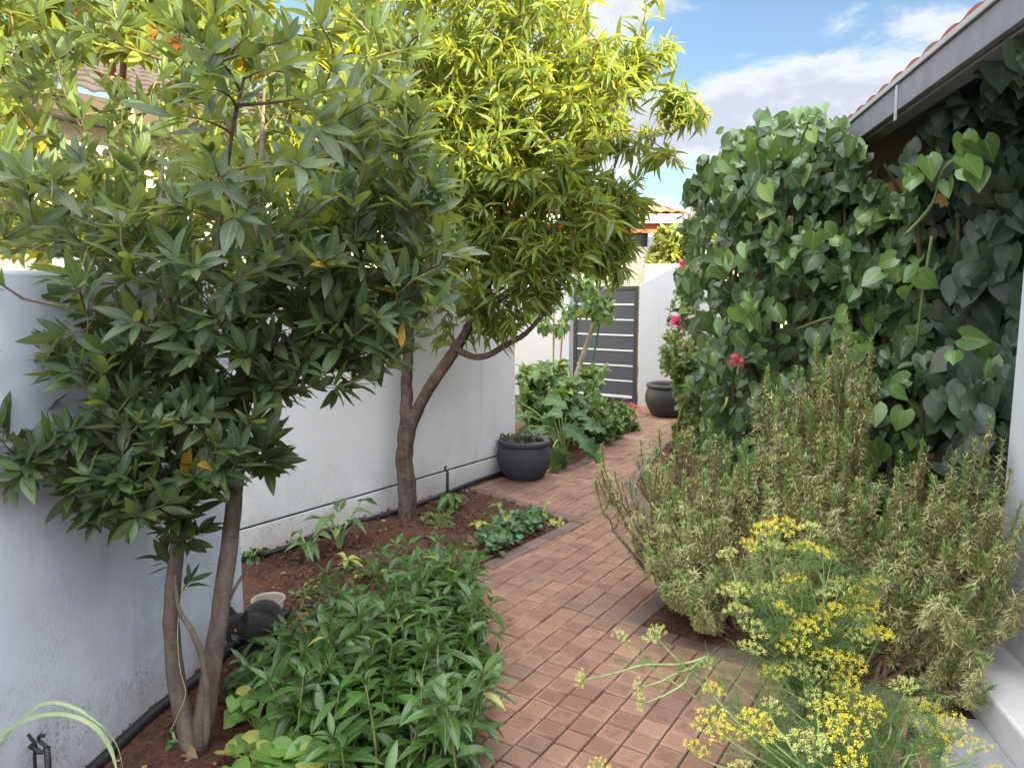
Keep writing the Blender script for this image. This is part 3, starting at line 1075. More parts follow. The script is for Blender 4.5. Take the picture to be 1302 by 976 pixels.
# ------------------------------------------------------------------ beyond the walls
def tile_slope(mb, a, b, up, courses=7, per=0.24):
    """tiled plane: eave from a to b, rising by vector up"""
    a, b, up = Vector(a), Vector(b), Vector(up)
    ln = (b - a).length
    d = (b - a) / ln
    nrm = d.cross(up).normalized()
    if nrm.z < 0: nrm = -nrm
    ns = int(ln / .06)
    V, F = [], []
    for c in range(courses + 1):
        for st_ in (0, 1):
            for k in range(ns + 1):
                s = ln * k / ns
                V.append(a + d * s + up * (c / courses) + nrm * (0.035 * abs(math.sin(math.pi * s / per)) + .025 * st_))
    w = ns + 1
    for r_ in range(2 * courses + 1):
        for k in range(ns):
            F.append((r_ * w + k, r_ * w + k + 1, (r_ + 1) * w + k + 1, (r_ + 1) * w + k))
    mb.add(V, F)


# house beyond the gate
fy = 16.0
fh = thing('house', 'sunlit cream house with orange tiled roof beyond the gate', 'house', at(800, 365, fy) * Vector((1, 1, 0)) if False else Vector((2.6, fy, 0)))
c0 = at(821, 400, fy)
m = MB(); m.bar((c0.x - 6, fy, -.1), (6, 0, 0), (0, 6, 0), (0, 0, 2.62)); m.build('wall', M['cream'], fh)
m = MB(); m.bar((c0.x + .0, fy - .12, -.1), (.13, 0, 0), (0, .13, 0), (0, 0, 2.9)); m.build('downpipe', M['wall_plain'], fh)
m = MB(); m.bar((c0.x - 6, fy + .1, 2.525), (6.05, 0, 0), (0, 5, 0), (0, 0, .28)); m.build('window', M['dark_glass'], fh)
m = MB(); m.bar((c0.x - 6.2, fy - .1, 2.81), (6.55, 0, 0), (0, 5, 0), (0, 0, .17)); m.build('beam', M['red_beam'], fh)
m = MB(); m.bar((c0.x + .22, fy - .2, 2.35), (.22, 0, .45), (0, .2, 0), (0.02, 0, .22)); m.build('bracket', M['wall_plain'], fh)
m = MB(); m.bar((c0.x - 6.3, fy - .35, 2.985), (6.95, 0, 0), (0, 6, 0), (0, 0, .2)); m.build('eave', M['wall_plain'], fh, bevel=.02)
m = MB()
tile_slope(m, (c0.x - 6.3, fy - .42, 3.19), (c0.x + .72, fy - .42, 3.19), (-.0, 3.2, 1.35), 9)
m.add([(c0.x + .72, fy - .42, 3.19), (c0.x + .72, fy + 6, 3.19), (c0.x + .0 - 2.6, fy + 2.8, 4.54)], [(0, 1, 2)])
# hip: cut the front slope back along the hip line by leaning its right end
for i, v in enumerate(m.v):
    hgt = (v[2] - 3.19) / 1.35
    if hgt > 0 and v[0] > c0.x + .72 - hgt * 3.3:
        m.v[i] = (c0.x + .72 - hgt * 3.3, v[1], v[2])
m.build('roof', M['brick_red'], fh)

# low sunlit boundary wall and yellow-green bush in front of it
t = thing('boundary_wall', 'low sunlit cream boundary wall beyond the gate', 'wall', (2.9, 14.2, 0))
m = MB(); m.bar((2.52, 14.2, -.1), (5, -1.2, 0), (.05, .2, 0), (0, 0, 2.2)); m.build('wall_body', M['cream'], t, bevel=.02)

# neighbour's house behind the near walls
nh = thing('house', 'neighbouring white house with a brown tiled roof behind the laurel', 'house', (-4, 7.5, 0))
na = Vector((-6.9, 4.6, 0)); nd = Pd.copy(); nn = Vector((-nd.y, nd.x, 0))
m = MB(); m.prism(ccw([na, na + nd * 9.5, na + nd * 9.5 + nn * 6, na + nn * 6]), -.1, 3.5); m.build('wall', M['cream'], nh)
m = MB()
e0 = na - nd * .5 - nn * .6
m.bar(e0 + Vector((0, 0, 3.33)), nd * 10.4, nn * .05, (0, 0, .2)); m.build('fascia_board', M['roof_brown'], nh)
m = MB(); m.bar(e0 + nn * .055 + Vector((0, 0, 3.35)), nd * 10.4, nn * .8, (0, 0, .04)); m.build('soffit', M['soffit'], nh)
m = MB()
tile_slope(m, e0 + Vector((0, 0, 3.55)), e0 + nd * 10.4 + Vector((0, 0, 3.55)), nn * 3.6 + Vector((0, 0, 1.5)), 9)
m.build('roof', M['roof_brown'], nh)
for k in (1.2, 4.4):
    w = MB(); w.bar(na + nd * k - nn * .02 + Vector((0, 0, 1.0)), nd * 1.3, nn * .03, (0, 0, 1.2)); wo = w.build('window', M['dark_glass'], nh)
    w = MB()
    for (x0, z0, x1, z1) in ((-.06, .94, 1.36, 1.0), (-.06, 2.2, 1.36, 2.26), (-.06, 1.0, 0, 2.2), (1.3, 1.0, 1.36, 2.2), (.62, 1.0, .68, 2.2)):
        w.bar(na + nd * (k + x0) - nn * .05 + Vector((0, 0, z0)), nd * (x1 - x0), nn * .029, (0, 0, z1 - z0))
    w.build('frame', M['fascia'], wo)

# ------------------------------------------------------------------ trees
def V3(rng, s=1.0):
    return Vector((rng.gauss(0, s), rng.gauss(0, s), rng.gauss(0, s)))


def pxline(pts, rad, sub=4):
    return smooth_line([at(u, v, y) for u, v, y in pts], rad, sub)


def stems_mesh(name, mat, parent, stems, n=10, wob=0.0, seed=0):
    rr = random.Random(seed)
    for p, r in stems:
        m = MB()
        m.tube(p, r, n, True, wob, rr)
        m.build(name, mat, parent, True)


def twigs_mesh(name, mat, parent, twigs, n=5):
    m = MB()
    for p, r in twigs:
        m.tube(p, r, n, False)
    return tag(m.build(name, mat, parent, True), kind='stuff')


obov = lambda t: 0.158 * (math.sin(math.pi * min(1, t ** 0.85)) ** 0.85)
LAUREL_T = [leaf_tmpl(obov, 6, 3, 0.16, 0.10, tip=.006), leaf_tmpl(obov, 6, 3, 0.22, 0.24, tip=.006), leaf_tmpl(obov, 6, 3, 0.10, -0.12, tip=.006)]
lanc = lambda t: 0.094 * (math.sin(math.pi * t ** 0.75) ** 0.9)
PEACH_T = [leaf_tmpl(lanc, 7, 3, 0.25, 0.45, tip=.004), leaf_tmpl(lanc, 7, 3, 0.18, 0.8, tip=.004), leaf_tmpl(lanc, 7, 3, 0.3, 0.25, tip=.004)]


# --- the twin-stemmed laurel in front of the near wall
def laurel_tree():
    rr = random.Random(11)
    t = thing('laurel_tree', 'glossy dark green laurel with twin grey stems before the near wall', 'tree', gnd(250, 958))
    stems = [
        pxline([(249, 975, 2.41), (253, 950, 2.42), (264, 880, 2.42), (278, 790, 2.45), (291, 700, 2.48), (301, 600, 2.5), (309, 500, 2.5), (313, 420, 2.5), (322, 330, 2.52), (331, 220, 2.6), (336, 100, 2.65)],
               [.046, .040, .034, .031, .029, .026, .024, .021, .015, .010, .004]),
        pxline([(246, 970, 2.40), (238, 930, 2.40), (225, 870, 2.40), (218, 790, 2.40), (225, 700, 2.42), (238, 620, 2.44), (236, 520, 2.42), (216, 400, 2.45), (204, 280, 2.5), (208, 200, 2.55)],
               [.036, .032, .029, .027, .024, .021, .018, .013, .009, .004]),
        pxline([(262, 950, 2.37), (263, 880, 2.35), (257, 835, 2.34), (243, 800, 2.34), (228, 775, 2.36), (222, 730, 2.38)], [.013, .011, .011, .010, .007, .005]),
    ]
    limbs = [
        pxline([(311, 455, 2.5), (350, 440, 2.5), (395, 420, 2.48), (440, 385, 2.5), (500, 320, 2.5), (540, 230, 2.55)], [.014, .012, .010, .009, .007, .004]),
        pxline([(237, 600, 2.43), (190, 570, 2.35), (130, 545, 2.25), (70, 545, 2.2)], [.010, .008, .006, .004]),
        pxline([(222, 430, 2.35), (170, 400, 2.25), (90, 390, 2.2), (30, 380, 2.15)], [.010, .008, .006, .004]),
        pxline([(318, 360, 2.5), (370, 300, 2.45), (430, 200, 2.55), (455, 110, 2.65)], [.012, .010, .007, .003]),
        pxline([(312, 420, 2.5), (280, 330, 2.3), (290, 200, 2.05), (310, 100, 1.95)], [.010, .008, .007, .004]),
        pxline([(279, 790, 2.45), (300, 745, 2.6), (316, 722, 2.75), (326, 712, 2.8)], [.008, .006, .005, .003]),
    ]
    regions = [  # polygon, depth range, number of leaf clusters
        ([(0, -90), (170, -90), (520, -90), (545, 60), (520, 150), (400, 190), (280, 240), (130, 230), (0, 240)], (2.5, 3.5), 150),
        ([(0, 200), (130, 210), (330, 220), (420, 200), (420, 380), (300, 420), (130, 410), (60, 345), (0, 320)], (2.05, 3.0), 210),
        ([(180, -40), (420, -40), (440, 260), (250, 300)], (1.75, 2.2), 30),
        ([(390, 130), (500, 80), (560, 190), (600, 300), (575, 375), (500, 430), (430, 480), (350, 470), (370, 250)], (2.2, 2.9), 170),
        ([(40, 395), (160, 395), (330, 395), (400, 450), (370, 500), (300, 500), (130, 500), (30, 460)], (2.1, 2.7), 125),
        ([(105, 515), (210, 490), (330, 500), (335, 560), (330, 590), (305, 640), (230, 660), (150, 650), (90, 640), (85, 580)], (2.1, 2.62), 145),
        ([(0, 555), (85, 545), (110, 590), (60, 600), (0, 610)], (2.1, 2.4), 14),
        ([(90, 600), (160, 600), (230, 640), (220, 665), (150, 672), (100, 645)], (2.05, 2.4), 26),
        ([(335, 555), (385, 560), (365, 600), (335, 600)], (2.2, 2.5), 5),
        ([(205, 670), (255, 660), (250, 740), (205, 745)], (2.3, 2.45), 6),
        ([(-120, -60), (0, -60), (0, 600), (-120, 560)], (2.0, 2.8), 40),
        ([(330, 330), (440, 300), (540, 330), (560, 400), (480, 490), (400, 505), (330, 480)], (2.2, 2.8), 110),
        ([(440, 150), (540, 180), (585, 330), (500, 400), (440, 300)], (2.3, 2.8), 60),
        ([(-30, 500), (20, 505), (70, 560), (60, 620), (-30, 625)], (2.05, 2.3), 24),
    ]
    tg = []
    for poly, (d0, d1), n in regions:
        for (u, v) in sample_poly(rr, poly, n):
            tg.append(at(u, v, rr.uniform(d0, d1)))
    tw = grow(stems + limbs, tg, rr, 0.008, 0.22)
    stems_mesh('trunk', M['bark'], t, stems, 12, .07, 1)
    stems_mesh('branch', M['bark'], t, limbs, 8, .04, 2)
    twigs_mesh('twigs', M['twig'], t, tw)
    L = Leaves(LAUREL_T, 3)
    axis_c = at(280, 450, 2.45)
    for pts, rad in tw:
        ln = (pts[-1] - pts[0]).length
        for q in (2, 3, 4, 5, 6):
            d = (pts[q] - pts[q - 1]).normalized()
            out = Vector((pts[-1].x - axis_c.x, pts[-1].y - axis_c.y, 0)) * 0.5
            d = (d + Vector((0, 0, rr.uniform(-.1, .5) if pts[-1].z < 1.7 else rr.uniform(.2, 1.0))) + out * .5 + V3(rr, .15)).normalized()
            k = rr.choice((4, 5, 6)) if q == 6 else rr.choice((1, 2, 2))
            if q < 6 and ln < .12 and q < 5:
                continue
            ph = rr.uniform(0, 6.3)
            for i in range(k):
                a = ph + i * 2.4
                side = d.orthogonal().normalized()
                side = Matrix.Rotation(a, 3, d) @ side
                sp = rr.uniform(.55, 1.35) if q == 6 else rr.uniform(.9, 1.7)
                ax = (d * 1.0 + side * sp + V3(rr, .12)).normalized()
                nm = (d * 0.9 - side * 0.2 + Vector((0, 0, .55)) + V3(rr, .35))
                L.add(pts[q] + ax * .008 - d * rr.uniform(0, .02), ax, nm, rr.uniform(.060, .122) * (0.72 if (i == 4 and q == 6) else 1))
    L.build('foliage', M['laurel'], t)


laurel_tree()


# --- the peach tree in front of the grooved wall
def peach_tree():
    rr = random.Random(21)
    t = thing('peach_tree', 'peach tree with a forked dark trunk and drooping narrow leaves', 'tree', gnd(517, 664))
    stems = [
        pxline([(517, 674, 5.04), (517, 662, 5.05), (518, 622, 5.05), (514, 585, 5.05), (517, 548, 5.05), (517, 515, 5.06), (517, 480, 5.08), (520, 440, 5.1), (525, 390, 5.1), (531, 330, 5.1), (541, 250, 5.1), (549, 150, 5.12), (553, 20, 5.15), (556, -90, 5.15)],
               [.072, .064, .066, .060, .056, .044, .038, .034, .030, .027, .023, .018, .012, .006], 4),
        pxline([(520, 560, 5.05), (527, 530, 5.04), (545, 495, 5.0), (563, 468, 4.96), (582, 440, 4.95), (600, 408, 4.95), (616, 375, 4.95), (627, 335, 4.95), (640, 270, 4.95), (650, 190, 4.95), (656, 95, 5.0), (664, -30, 5.0)],
               [.034, .040, .040, .038, .036, .032, .028, .025, .020, .016, .011, .006], 4),
        pxline([(580, 442, 4.95), (590, 449, 4.9), (605, 454, 4.88), (622, 451, 4.86), (642, 439, 4.85), (668, 424, 4.85), (692, 397, 4.86), (712, 362, 4.9), (735, 318, 4.95), (762, 262, 5.0), (790, 190, 5.0)],
               [.022, .022, .021, .020, .019, .017, .016, .014, .011, .008, .004], 4),
    ]
    limbs = [
        pxline([(650, 190, 4.95), (700, 140, 4.9), (760, 110, 4.9), (820, 108, 4.9), (870, 128, 4.9), (900, 150, 4.9)], [.012, .010, .008, .006, .004, .002]),
        pxline([(656, 95, 5.0), (700, 60, 5.0), (760, 50, 5.0), (820, 55, 5.0), (850, 62, 5.0)], [.009, .007, .006, .004, .002]),
        pxline([(640, 270, 4.95), (690, 230, 4.8), (750, 190, 4.75), (800, 165, 4.75), (850, 195, 4.75)], [.010, .009, .007, .005, .003]),
        pxline([(541, 250, 5.1), (500, 200, 4.9), (460, 120, 4.8), (430, 20, 4.8)], [.013, .010, .008, .005]),
        pxline([(549, 150, 5.12), (600, 60, 5.3), (640, -40, 5.4)], [.012, .009, .005]),
        pxline([(520, 440, 5.1), (480, 380, 5.0), (445, 310, 4.9), (430, 260, 4.9)], [.014, .010, .007, .004]),
        pxline([(664, 0, 5.0), (700, -40, 5.0), (740, -60, 5.0)], [.006, .005, .003]),
        pxline([(762, 262, 5.0), (790, 245, 4.95), (815, 235, 4.9)], [.006, .005, .002]),
        pxline([(600, 408, 4.95), (640, 380, 4.7), (680, 350, 4.6), (700, 330, 4.6)], [.010, .008, .006, .003]),
    ]
    regions = [
        ([(420, -80), (760, -80), (745, 10), (735, 60), (600, 130), (430, 130)], (4.5, 5.7), 500),
        ([(430, 100), (600, 100), (770, 40), (800, 100), (770, 170), (750, 210), (600, 230), (440, 240)], (4.4, 5.7), 660),
        ([(460, 220), (600, 210), (770, 220), (790, 270), (760, 320), (700, 340), (600, 330), (500, 310)], (4.4, 5.6), 500),
        ([(590, 310), (760, 310), (745, 350), (700, 385), (660, 405), (640, 430), (610, 420), (590, 380)], (4.5, 5.3), 120),
        ([(480, 300), (580, 300), (600, 380), (560, 430), (500, 380)], (4.8, 5.3), 40),
        ([(770, 40), (850, 45), (858, 75), (790, 100)], (4.8, 5.1), 34),
        ([(790, 95), (870, 110), (905, 150), (880, 165), (830, 130), (790, 130)], (4.8, 5.0), 44),
        ([(770, 150), (840, 165), (862, 205), (830, 200), (770, 185)], (4.7, 4.9), 22),
        ([(770, 215), (825, 230), (820, 262), (775, 300), (760, 250)], (4.8, 5.1), 26),
        ([(755, 260), (808, 258), (806, 300), (788, 350), (755, 350)], (4.9, 5.4), 44),
        ([(815, -30), (850, -30), (838, 5), (820, 4)], (4.8, 5.1), 5),
    ]
    tg = []
    for poly, (d0, d1), n in regions:
        for (u, v) in sample_poly(rr, poly, n):
            tg.append(at(u, v, rr.uniform(d0, d1)))
    tw = grow(stems + limbs, tg, rr, 0.010, 0.25, 5)
    stems_mesh('trunk', M['bark_dark'], t, stems, 14, .10, 1)
    stems_mesh('branch', M['bark_dark'], t, limbs, 8, .05, 2)
    twigs_mesh('twigs', M['twig_red'], t, tw, 4)
    L = Leaves(PEACH_T, 3)
    for pts, rad in tw:
        nq = len(pts)
        for q in range(1, nq):
            d = (pts[q] - pts[q - 1]).normalized()
            k = 5 if q == nq - 1 else 2
            if (pts[-1] - pts[0]).length < .1 and q < nq - 2:
                continue
            ph = rr.uniform(0, 6.3)
            for i in range(k):
                side = Matrix.Rotation(ph + i * 2.4, 3, d) @ d.orthogonal().normalized()
                ax = (d * .6 + side * rr.uniform(.5, 1.1) + Vector((0, 0, rr.uniform(-1.0, .1))) + V3(rr, .12)).normalized()
                nm = Vector((0, -.15, .6)) + side * .7 + V3(rr, .45)
                L.add(pts[q].lerp(pts[q - 1], rr.random()), ax, nm, rr.uniform(.08, .165))
    L.build('foliage', M['peach'], t)


peach_tree()


# --- the neighbour's tree behind the near wall
def neighbour_tree():
    rr = random.Random(31)
    t = thing('flowering_tree', 'sunlit tree with an orange-brown trunk and red flowers behind the near wall', 'tree', at(176, 420, 4.6) * 1)
    base = at(176, 420, 4.6)
    t.location = (base.x, base.y, 0)
    stems = [
        ([Vector((base.x, base.y, -.1)), Vector((base.x, base.y, .8)), at(178, 380, 4.6)] , [.06, .055, .05]),
        pxline([(178, 380, 4.6), (172, 300, 4.6), (168, 235, 4.6), (160, 195, 4.6), (148, 160, 4.6), (144, 110, 4.6), (138, 40, 4.6), (120, -60, 4.6)], [.05, .046, .044, .036, .028, .024, .018, .008]),
        pxline([(167, 230, 4.6), (163, 170, 4.65), (156, 130, 4.7), (158, 70, 4.75), (170, -20, 4.8)], [.034, .030, .024, .018, .008]),
    ]
    limbs = [
        pxline([(172, 300, 4.6), (230, 220, 4.5), (290, 160, 4.5), (340, 80, 4.5)], [.022, .017, .012, .005]),
        pxline([(170, 270, 4.6), (110, 220, 4.5), (50, 180, 4.4), (0, 120, 4.4)], [.020, .015, .010, .005]),
        pxline([(144, 110, 4.6), (90, 60, 4.6), (40, 0, 4.6)], [.014, .010, .005]),
        pxline([(158, 70, 4.75), (220, 30, 4.7), (280, -20, 4.7)], [.012, .009, .005]),
    ]
    regions = [([(-60, -80), (340, -80), (350, 60), (200, 70), (-60, 90)], (3.7, 5.3), 260),
               ([(-60, 80), (60, 70), (60, 330), (-60, 330)], (3.9, 5.0), 62),
               ([(200, 60), (460, 20), (460, 300), (330, 330), (250, 250)], (4.0, 5.2), 150),
               ([(60, 210), (250, 230), (330, 330), (180, 345), (60, 340)], (4.1, 5.2), 60)]
    tg = []
    for poly, (d0, d1), n in regions:
        for (u, v) in sample_poly(rr, poly, n):
            tg.append(at(u, v, rr.uniform(d0, d1)))
    tw = grow(stems[1:] + limbs, tg, rr, 0.010, 0.22)
    stems_mesh('trunk', M['bark_orange'], t, stems, 12, .06, 1)
    stems_mesh('branch', M['bark_orange'], t, limbs, 8, .04, 2)
    twigs_mesh('twigs', M['twig_green'], t, tw)
    ov = lambda q: 0.20 * (math.sin(math.pi * q ** 0.9) ** 0.8)
    L = Leaves([leaf_tmpl(ov, 5, 3, .15, .15, tip=.006), leaf_tmpl(ov, 5, 3, .25, .3, tip=.006)], 5)
    for pts, rad in tw:
        for q in (2, 3, 4, 5, 6):
            d = ((pts[q] - pts[q - 1]).normalized() + Vector((0, 0, .3))).normalized()
            k = 5 if q == 6 else 2
            ph = rr.uniform(0, 6.3)
            for i in range(k):
                side = Matrix.Rotation(ph + i * 2.4, 3, d) @ d.orthogonal().normalized()
                ax = (d * .8 + side * rr.uniform(.5, 1.3) + V3(rr, .15)).normalized()
                L.add(pts[q], ax, d + Vector((0, -.1, .4)) + V3(rr, .5), rr.uniform(.10, .18))
    L.build('foliage', M['broad'], t)
    pet = leaf_tmpl(lambda q: .32 * math.sin(math.pi * min(1, q ** .7 * .92 + .04)) + .03, 3, 3, .15, .35)
    for (u, v, y) in ((174, 30, 3.95), (146, 33, 3.95), (190, 46, 3.9), (278, 4, 4.0), (228, 54, 3.95), (98, 6, 4.0)):
        c = at(u, v, y)
        F = Leaves([pet], 1)
        for i in range(5):
            a = i * 1.256 + u
            ax = Vector((math.cos(a), -.5, math.sin(a) + .2))
            F.add(c, ax, Vector((0, -1, .3)), rr.uniform(.045, .065))
        F.build('flower', M['scarlet'], t)


neighbour_tree()


# --- sapling with a pale pole trunk before the gate
def sapling():
    rr = random.Random(41)
    t = thing('young_tree', 'young tree on a slanting pale trunk in front of the gate', 'tree', gnd(724, 512))
    y = 9.0
    stems = [pxline([(718, 520, y), (728, 492, y), (738, 462, y), (748, 432, y), (757, 406, y), (762, 392, y)], [.034, .032, .030, .028, .028, .026])]
    limbs = [pxline([(758, 404, y), (745, 380, y), (725, 355, y), (712, 330, y)], [.018, .014, .009, .004]),
             pxline([(760, 396, y), (772, 370, y), (782, 345, y), (778, 322, y)], [.016, .012, .008, .004])]
    tg = []
    for poly, n in (([(672, 320), (790, 318), (800, 360), (775, 385), (755, 400), (735, 410), (700, 425), (675, 400)], 58), ([(740, 390), (778, 380), (775, 402), (752, 408)], 6)):
        for (u, v) in sample_poly(rr, poly, n):
            tg.append(at(u, v, rr.uniform(8.2, 9.5)))
    tw = grow(limbs, tg, rr, .008, .25)
    stems_mesh('trunk', M['pole'], t, stems, 12, .08)
    stems_mesh('branch', M['twig_green'], t, limbs, 8)
    twigs_mesh('twigs', M['twig_green'], t, tw)
    m = MB()
    p, r = pxline([(742, 505, 8.92), (752, 465, 8.92), (760, 425, 8.94), (765, 398, 8.96)], [.012] * 4)
    m.tube(p, r, 8); m.build('tie_tube', M['green_hose'], t, True)
    ov = lambda q: 0.27 * (math.sin(math.pi * q ** 0.8) ** 0.8)
    L = Leaves([leaf_tmpl(ov, 5, 3, .15, .4, tip=.006), leaf_tmpl(ov, 5, 3, .2, .7, tip=.006)], 5)
    for pts, rad in tw:
        for q in (3, 5, 6):
            d = (pts[q] - pts[q - 1]).normalized()
            for i in range(4 if q == 6 else 2):
                side = Matrix.Rotation(rr.uniform(0, 6.3), 3, d) @ d.orthogonal().normalized()
                ax = (d * .5 + side + Vector((0, 0, -.5)) + V3(rr, .2)).normalized()
                L.add(pts[q], ax, Vector((0, -.4, 1)) + V3(rr, .3), rr.uniform(.09, .16))
    L.build('foliage', M['mixed'], t)


sapling()


# ------------------------------------------------------------------ the climbing vine and its neighbours on the right
HROWS = [0, .05, .13, .24, .38, .53, .68, .81, .91, 1.0]
HW = [.04, .21, .36, .44, .45, .385, .28, .165, .075, .006]


def heart_w(t):
    for i in range(len(HROWS) - 1):
        if t <= HROWS[i + 1]:
            return HW[i] + (HW[i + 1] - HW[i]) * (t - HROWS[i]) / (HROWS[i + 1] - HROWS[i])
    return HW[-1]


HEART_T = [leaf_tmpl(heart_w, HROWS, 5, .10, .14, cordate=.27, tip=.006, wave=.015),
           leaf_tmpl(heart_w, HROWS, 5, .17, .26, cordate=.25, tip=.006, wave=.025),
           leaf_tmpl(heart_w, HROWS, 5, .06, .38, cordate=.28, tip=.006, wave=.02, curl=.15),
           leaf_tmpl(lambda t: heart_w(t) * .88, HROWS, 5, .28, .10, cordate=.22, tip=.006, wave=.02)]


def vine_depth(u, v):
    pts = [(840, 5.35), (890, 5.15), (950, 4.85), (1050, 4.45), (1120, 4.25), (1200, 3.85), (1302, 3.45), (1420, 3.15)]
    for (a, ya), (b, yb) in zip(pts, pts[1:]):
        if u <= b:
            return ya + (yb - ya) * (u - a) / (b - a)
    return pts[-1][1]


from mathutils import noise as mnoise


def leafy_face(L, rr, polys, jitter, size, axis, nrm, keep=None, under=False):
    for poly, n, back in polys:
        for (u, v) in sample_poly(rr, poly, n):
            if keep and not keep(u, v):
                continue
            y = vine_depth(u, v)
            lump = mnoise.noise(Vector((u / 85, v / 85, 3.3))) * .50
            if back == 0 and mnoise.noise(Vector((u / 34, v / 34, 7.7))) < -.13:
                continue
            yy = y - lump + back + rr.uniform(-jitter, jitter)
            p = at(u, v, yy)
            while under and p.z > 2.43 and yy > 2.2:
                yy -= .06
                p = at(u, v, yy)
            if under and p.dot(Nd) < 1.24:
                continue
            s = rr.uniform(*size)
            ax = axis + V3(rr, .52)
            nm = nrm + V3(rr, .46)
            L.add(p - ax.normalized() * s * .4, ax, nm, s)


def vine():
    rr = random.Random(51)
    t = thing('climbing_vine', 'large heart-leaved climber heaped up under the grey eaves', 'vine', H(1.7, 4.2))
    t.location = (*at(1080, 560, 4.5).xy, 0)
    L = Leaves(HEART_T, 1)
    main = [(884, 300), (890, 250), (905, 205), (935, 178), (975, 168), (1010, 165), (1040, 172), (1085, 185), (1100, 235), (1140, 250), (1190, 270), (1200, 400),
            (1190, 560), (1120, 640), (1000, 650), (930, 610), (905, 560), (890, 480), (880, 400), (872, 350)]
    nrm = Vector((-.55, -.75, .55))
    ax = Vector((-.22, -.25, -.75))

    def hollow(u, v):     # the dark pockets where the leaves part
        for (cu, cv, ru, rv) in ((1035, 405, 30, 24), (1000, 270, 20, 16), (1180, 590, 26, 30), (1095, 305, 14, 12)):
            if ((u - cu) / ru) ** 2 + ((v - cv) / rv) ** 2 < 1:
                return False
        return True
    leafy_face(L, rr, [(main, 1080, 0.0)], .11, (.05, .145), ax, nrm, hollow)
    leafy_face(L, rr, [(main, 560, .24)], .10, (.07, .15), ax, nrm)
    leafy_face(L, rr, [(main, 520, .50)], .12, (.12, .17), ax, nrm)
    leafy_face(L, rr, [(main, 520, .8)], .12, (.13, .19), ax, nrm)
    leafy_face(L, rr, [([(900, 200), (1120, 220), (1120, 660), (900, 660)], 380, 1.9)], .2, (.15, .22), ax, nrm)
    leafy_face(L, rr, [([(930, 400), (1220, 400), (1220, 660), (930, 660)], 260, .8)], .15, (.13, .19), ax, nrm)
    leafy_face(L, rr, [([(905, 215), (960, 165), (1060, 150), (1100, 200), (1100, 330), (930, 330)], 200, .6)], .2, (.10, .15), ax, nrm)
    # loose sprays that break the outline
    for (u, v, du, dv) in ((884, 290, -14, -6), (888, 250, -16, -14), (905, 210, -14, -18), (935, 182, -6, -22), (968, 170, 4, -18), (1005, 168, -4, -20), (1035, 170, 10, -26), (1085, 195, 16, -10),
                           (878, 400, -16, 8), (874, 350, -18, 2), (888, 480, -14, 12), (905, 560, -14, 16), (930, 610, -8, 18), (1110, 240, 14, -8), (1150, 260, 10, -12), (895, 230, -20, 4), (1060, 165, 6, -14)):
        y = vine_depth(u, v) - rr.uniform(.0, .15)
        n = rr.randint(6, 10)
        for i in range(n):
            f = i / (n - 1) * rr.uniform(.5, 1.0)
            p = at(u + du * f + rr.gauss(0, 5), v + dv * f + rr.gauss(0, 5), y + rr.uniform(-.08, .08))
            L.add(p, ax + V3(rr, .6), nrm + V3(rr, .55), rr.uniform(.055, .13))
    # bright young tips
    L2 = Leaves(HEART_T, 2)
    for (u, v, y, n) in ((905, 232, 4.9, 6), (940, 205, 4.8, 5), (1000, 188, 4.6, 6), (915, 330, 4.8, 7), (1060, 300, 4.3, 6), (960, 400, 4.6, 7), (1100, 420, 4.1, 6), (1028, 150, 4.55, 7), (1045, 146, 4.5, 6), (1075, 182, 4.45, 9), (965, 175, 4.8, 6), (1180, 95 + 115, 3.55, 7), (1235, 205, 3.3, 8), (1160, 345, 3.9, 5), (1140, 500, 3.9, 7),
                         (1235, 440, 3.5, 4), (1120, 570, 4.0, 3), (985, 320, 4.5, 5)):
        c = at(u, v, y)
        for i in range(n):
            a = V3(rr, .45) + Vector((0, -.2, -.6))
            L2.add(c + V3(rr, .055), a, nrm + V3(rr, .35), rr.uniform(.08, .14))
    L.build('foliage', M['vine'], t)
    # arching shoots and cut canes at the top
    m = MB()
    for pts in ([(1010, 215, 4.7), (1020, 175, 4.6), (1035, 150, 4.5), (1050, 150, 4.45), (1055, 160, 4.4)],
                [(1060, 230, 4.5), (1065, 200, 4.5), (1075, 172, 4.45), (1090, 178, 4.4)],
                [(1150, 300, 3.8), (1185, 260, 3.65), (1200, 215, 3.5), (1235, 190, 3.3)],
                [(1010, 420, 4.75), (1040, 408, 4.6), (1075, 398, 4.5)], [(1020, 430, 4.8), (1045, 415, 4.7), (1065, 400, 4.55)],
                [(1060, 470, 4.5), (1100, 455, 4.3), (1150, 455, 4.1)], [(1165, 440, 4.0), (1172, 380, 3.9), (1185, 300, 3.8)]):
        p, r = pxline(pts, [.008] * len(pts)); m.mark(); m.tube(p, r, 6)
    m.build_each('shoot', M['twig_green'], t)
    for pts, r0 in (([(975, 260, 4.75), (967, 225, 4.72), (962, 192, 4.7)], .016), ([(985, 265, 4.8), (972, 232, 4.78)], .012),
                    ([(998, 240, 4.7), (1008, 200, 4.68), (1000, 172, 4.68)], .011), ([(1020, 205, 4.7), (1028, 180, 4.7), (1030, 168, 4.7)], .010),
                    ([(1000, 300, 4.75), (1006, 275, 4.72)], .02)):
        m = MB(); p, r = pxline(pts, [r0] * len(pts)); m.tube(p, r, 8); m.build('cane', M['cane_brown'], t, True)
    L2.build('young_leaves', M['young'], t)
    # climber against the wall, the eave's shade put into its leaf colour
    t2 = thing('climbing_vine', 'shade-darkened climber clinging to the wall beneath the eave', 'vine', (*at(1260, 600, 3.7).xy, 0))
    L3 = Leaves(HEART_T, 4)
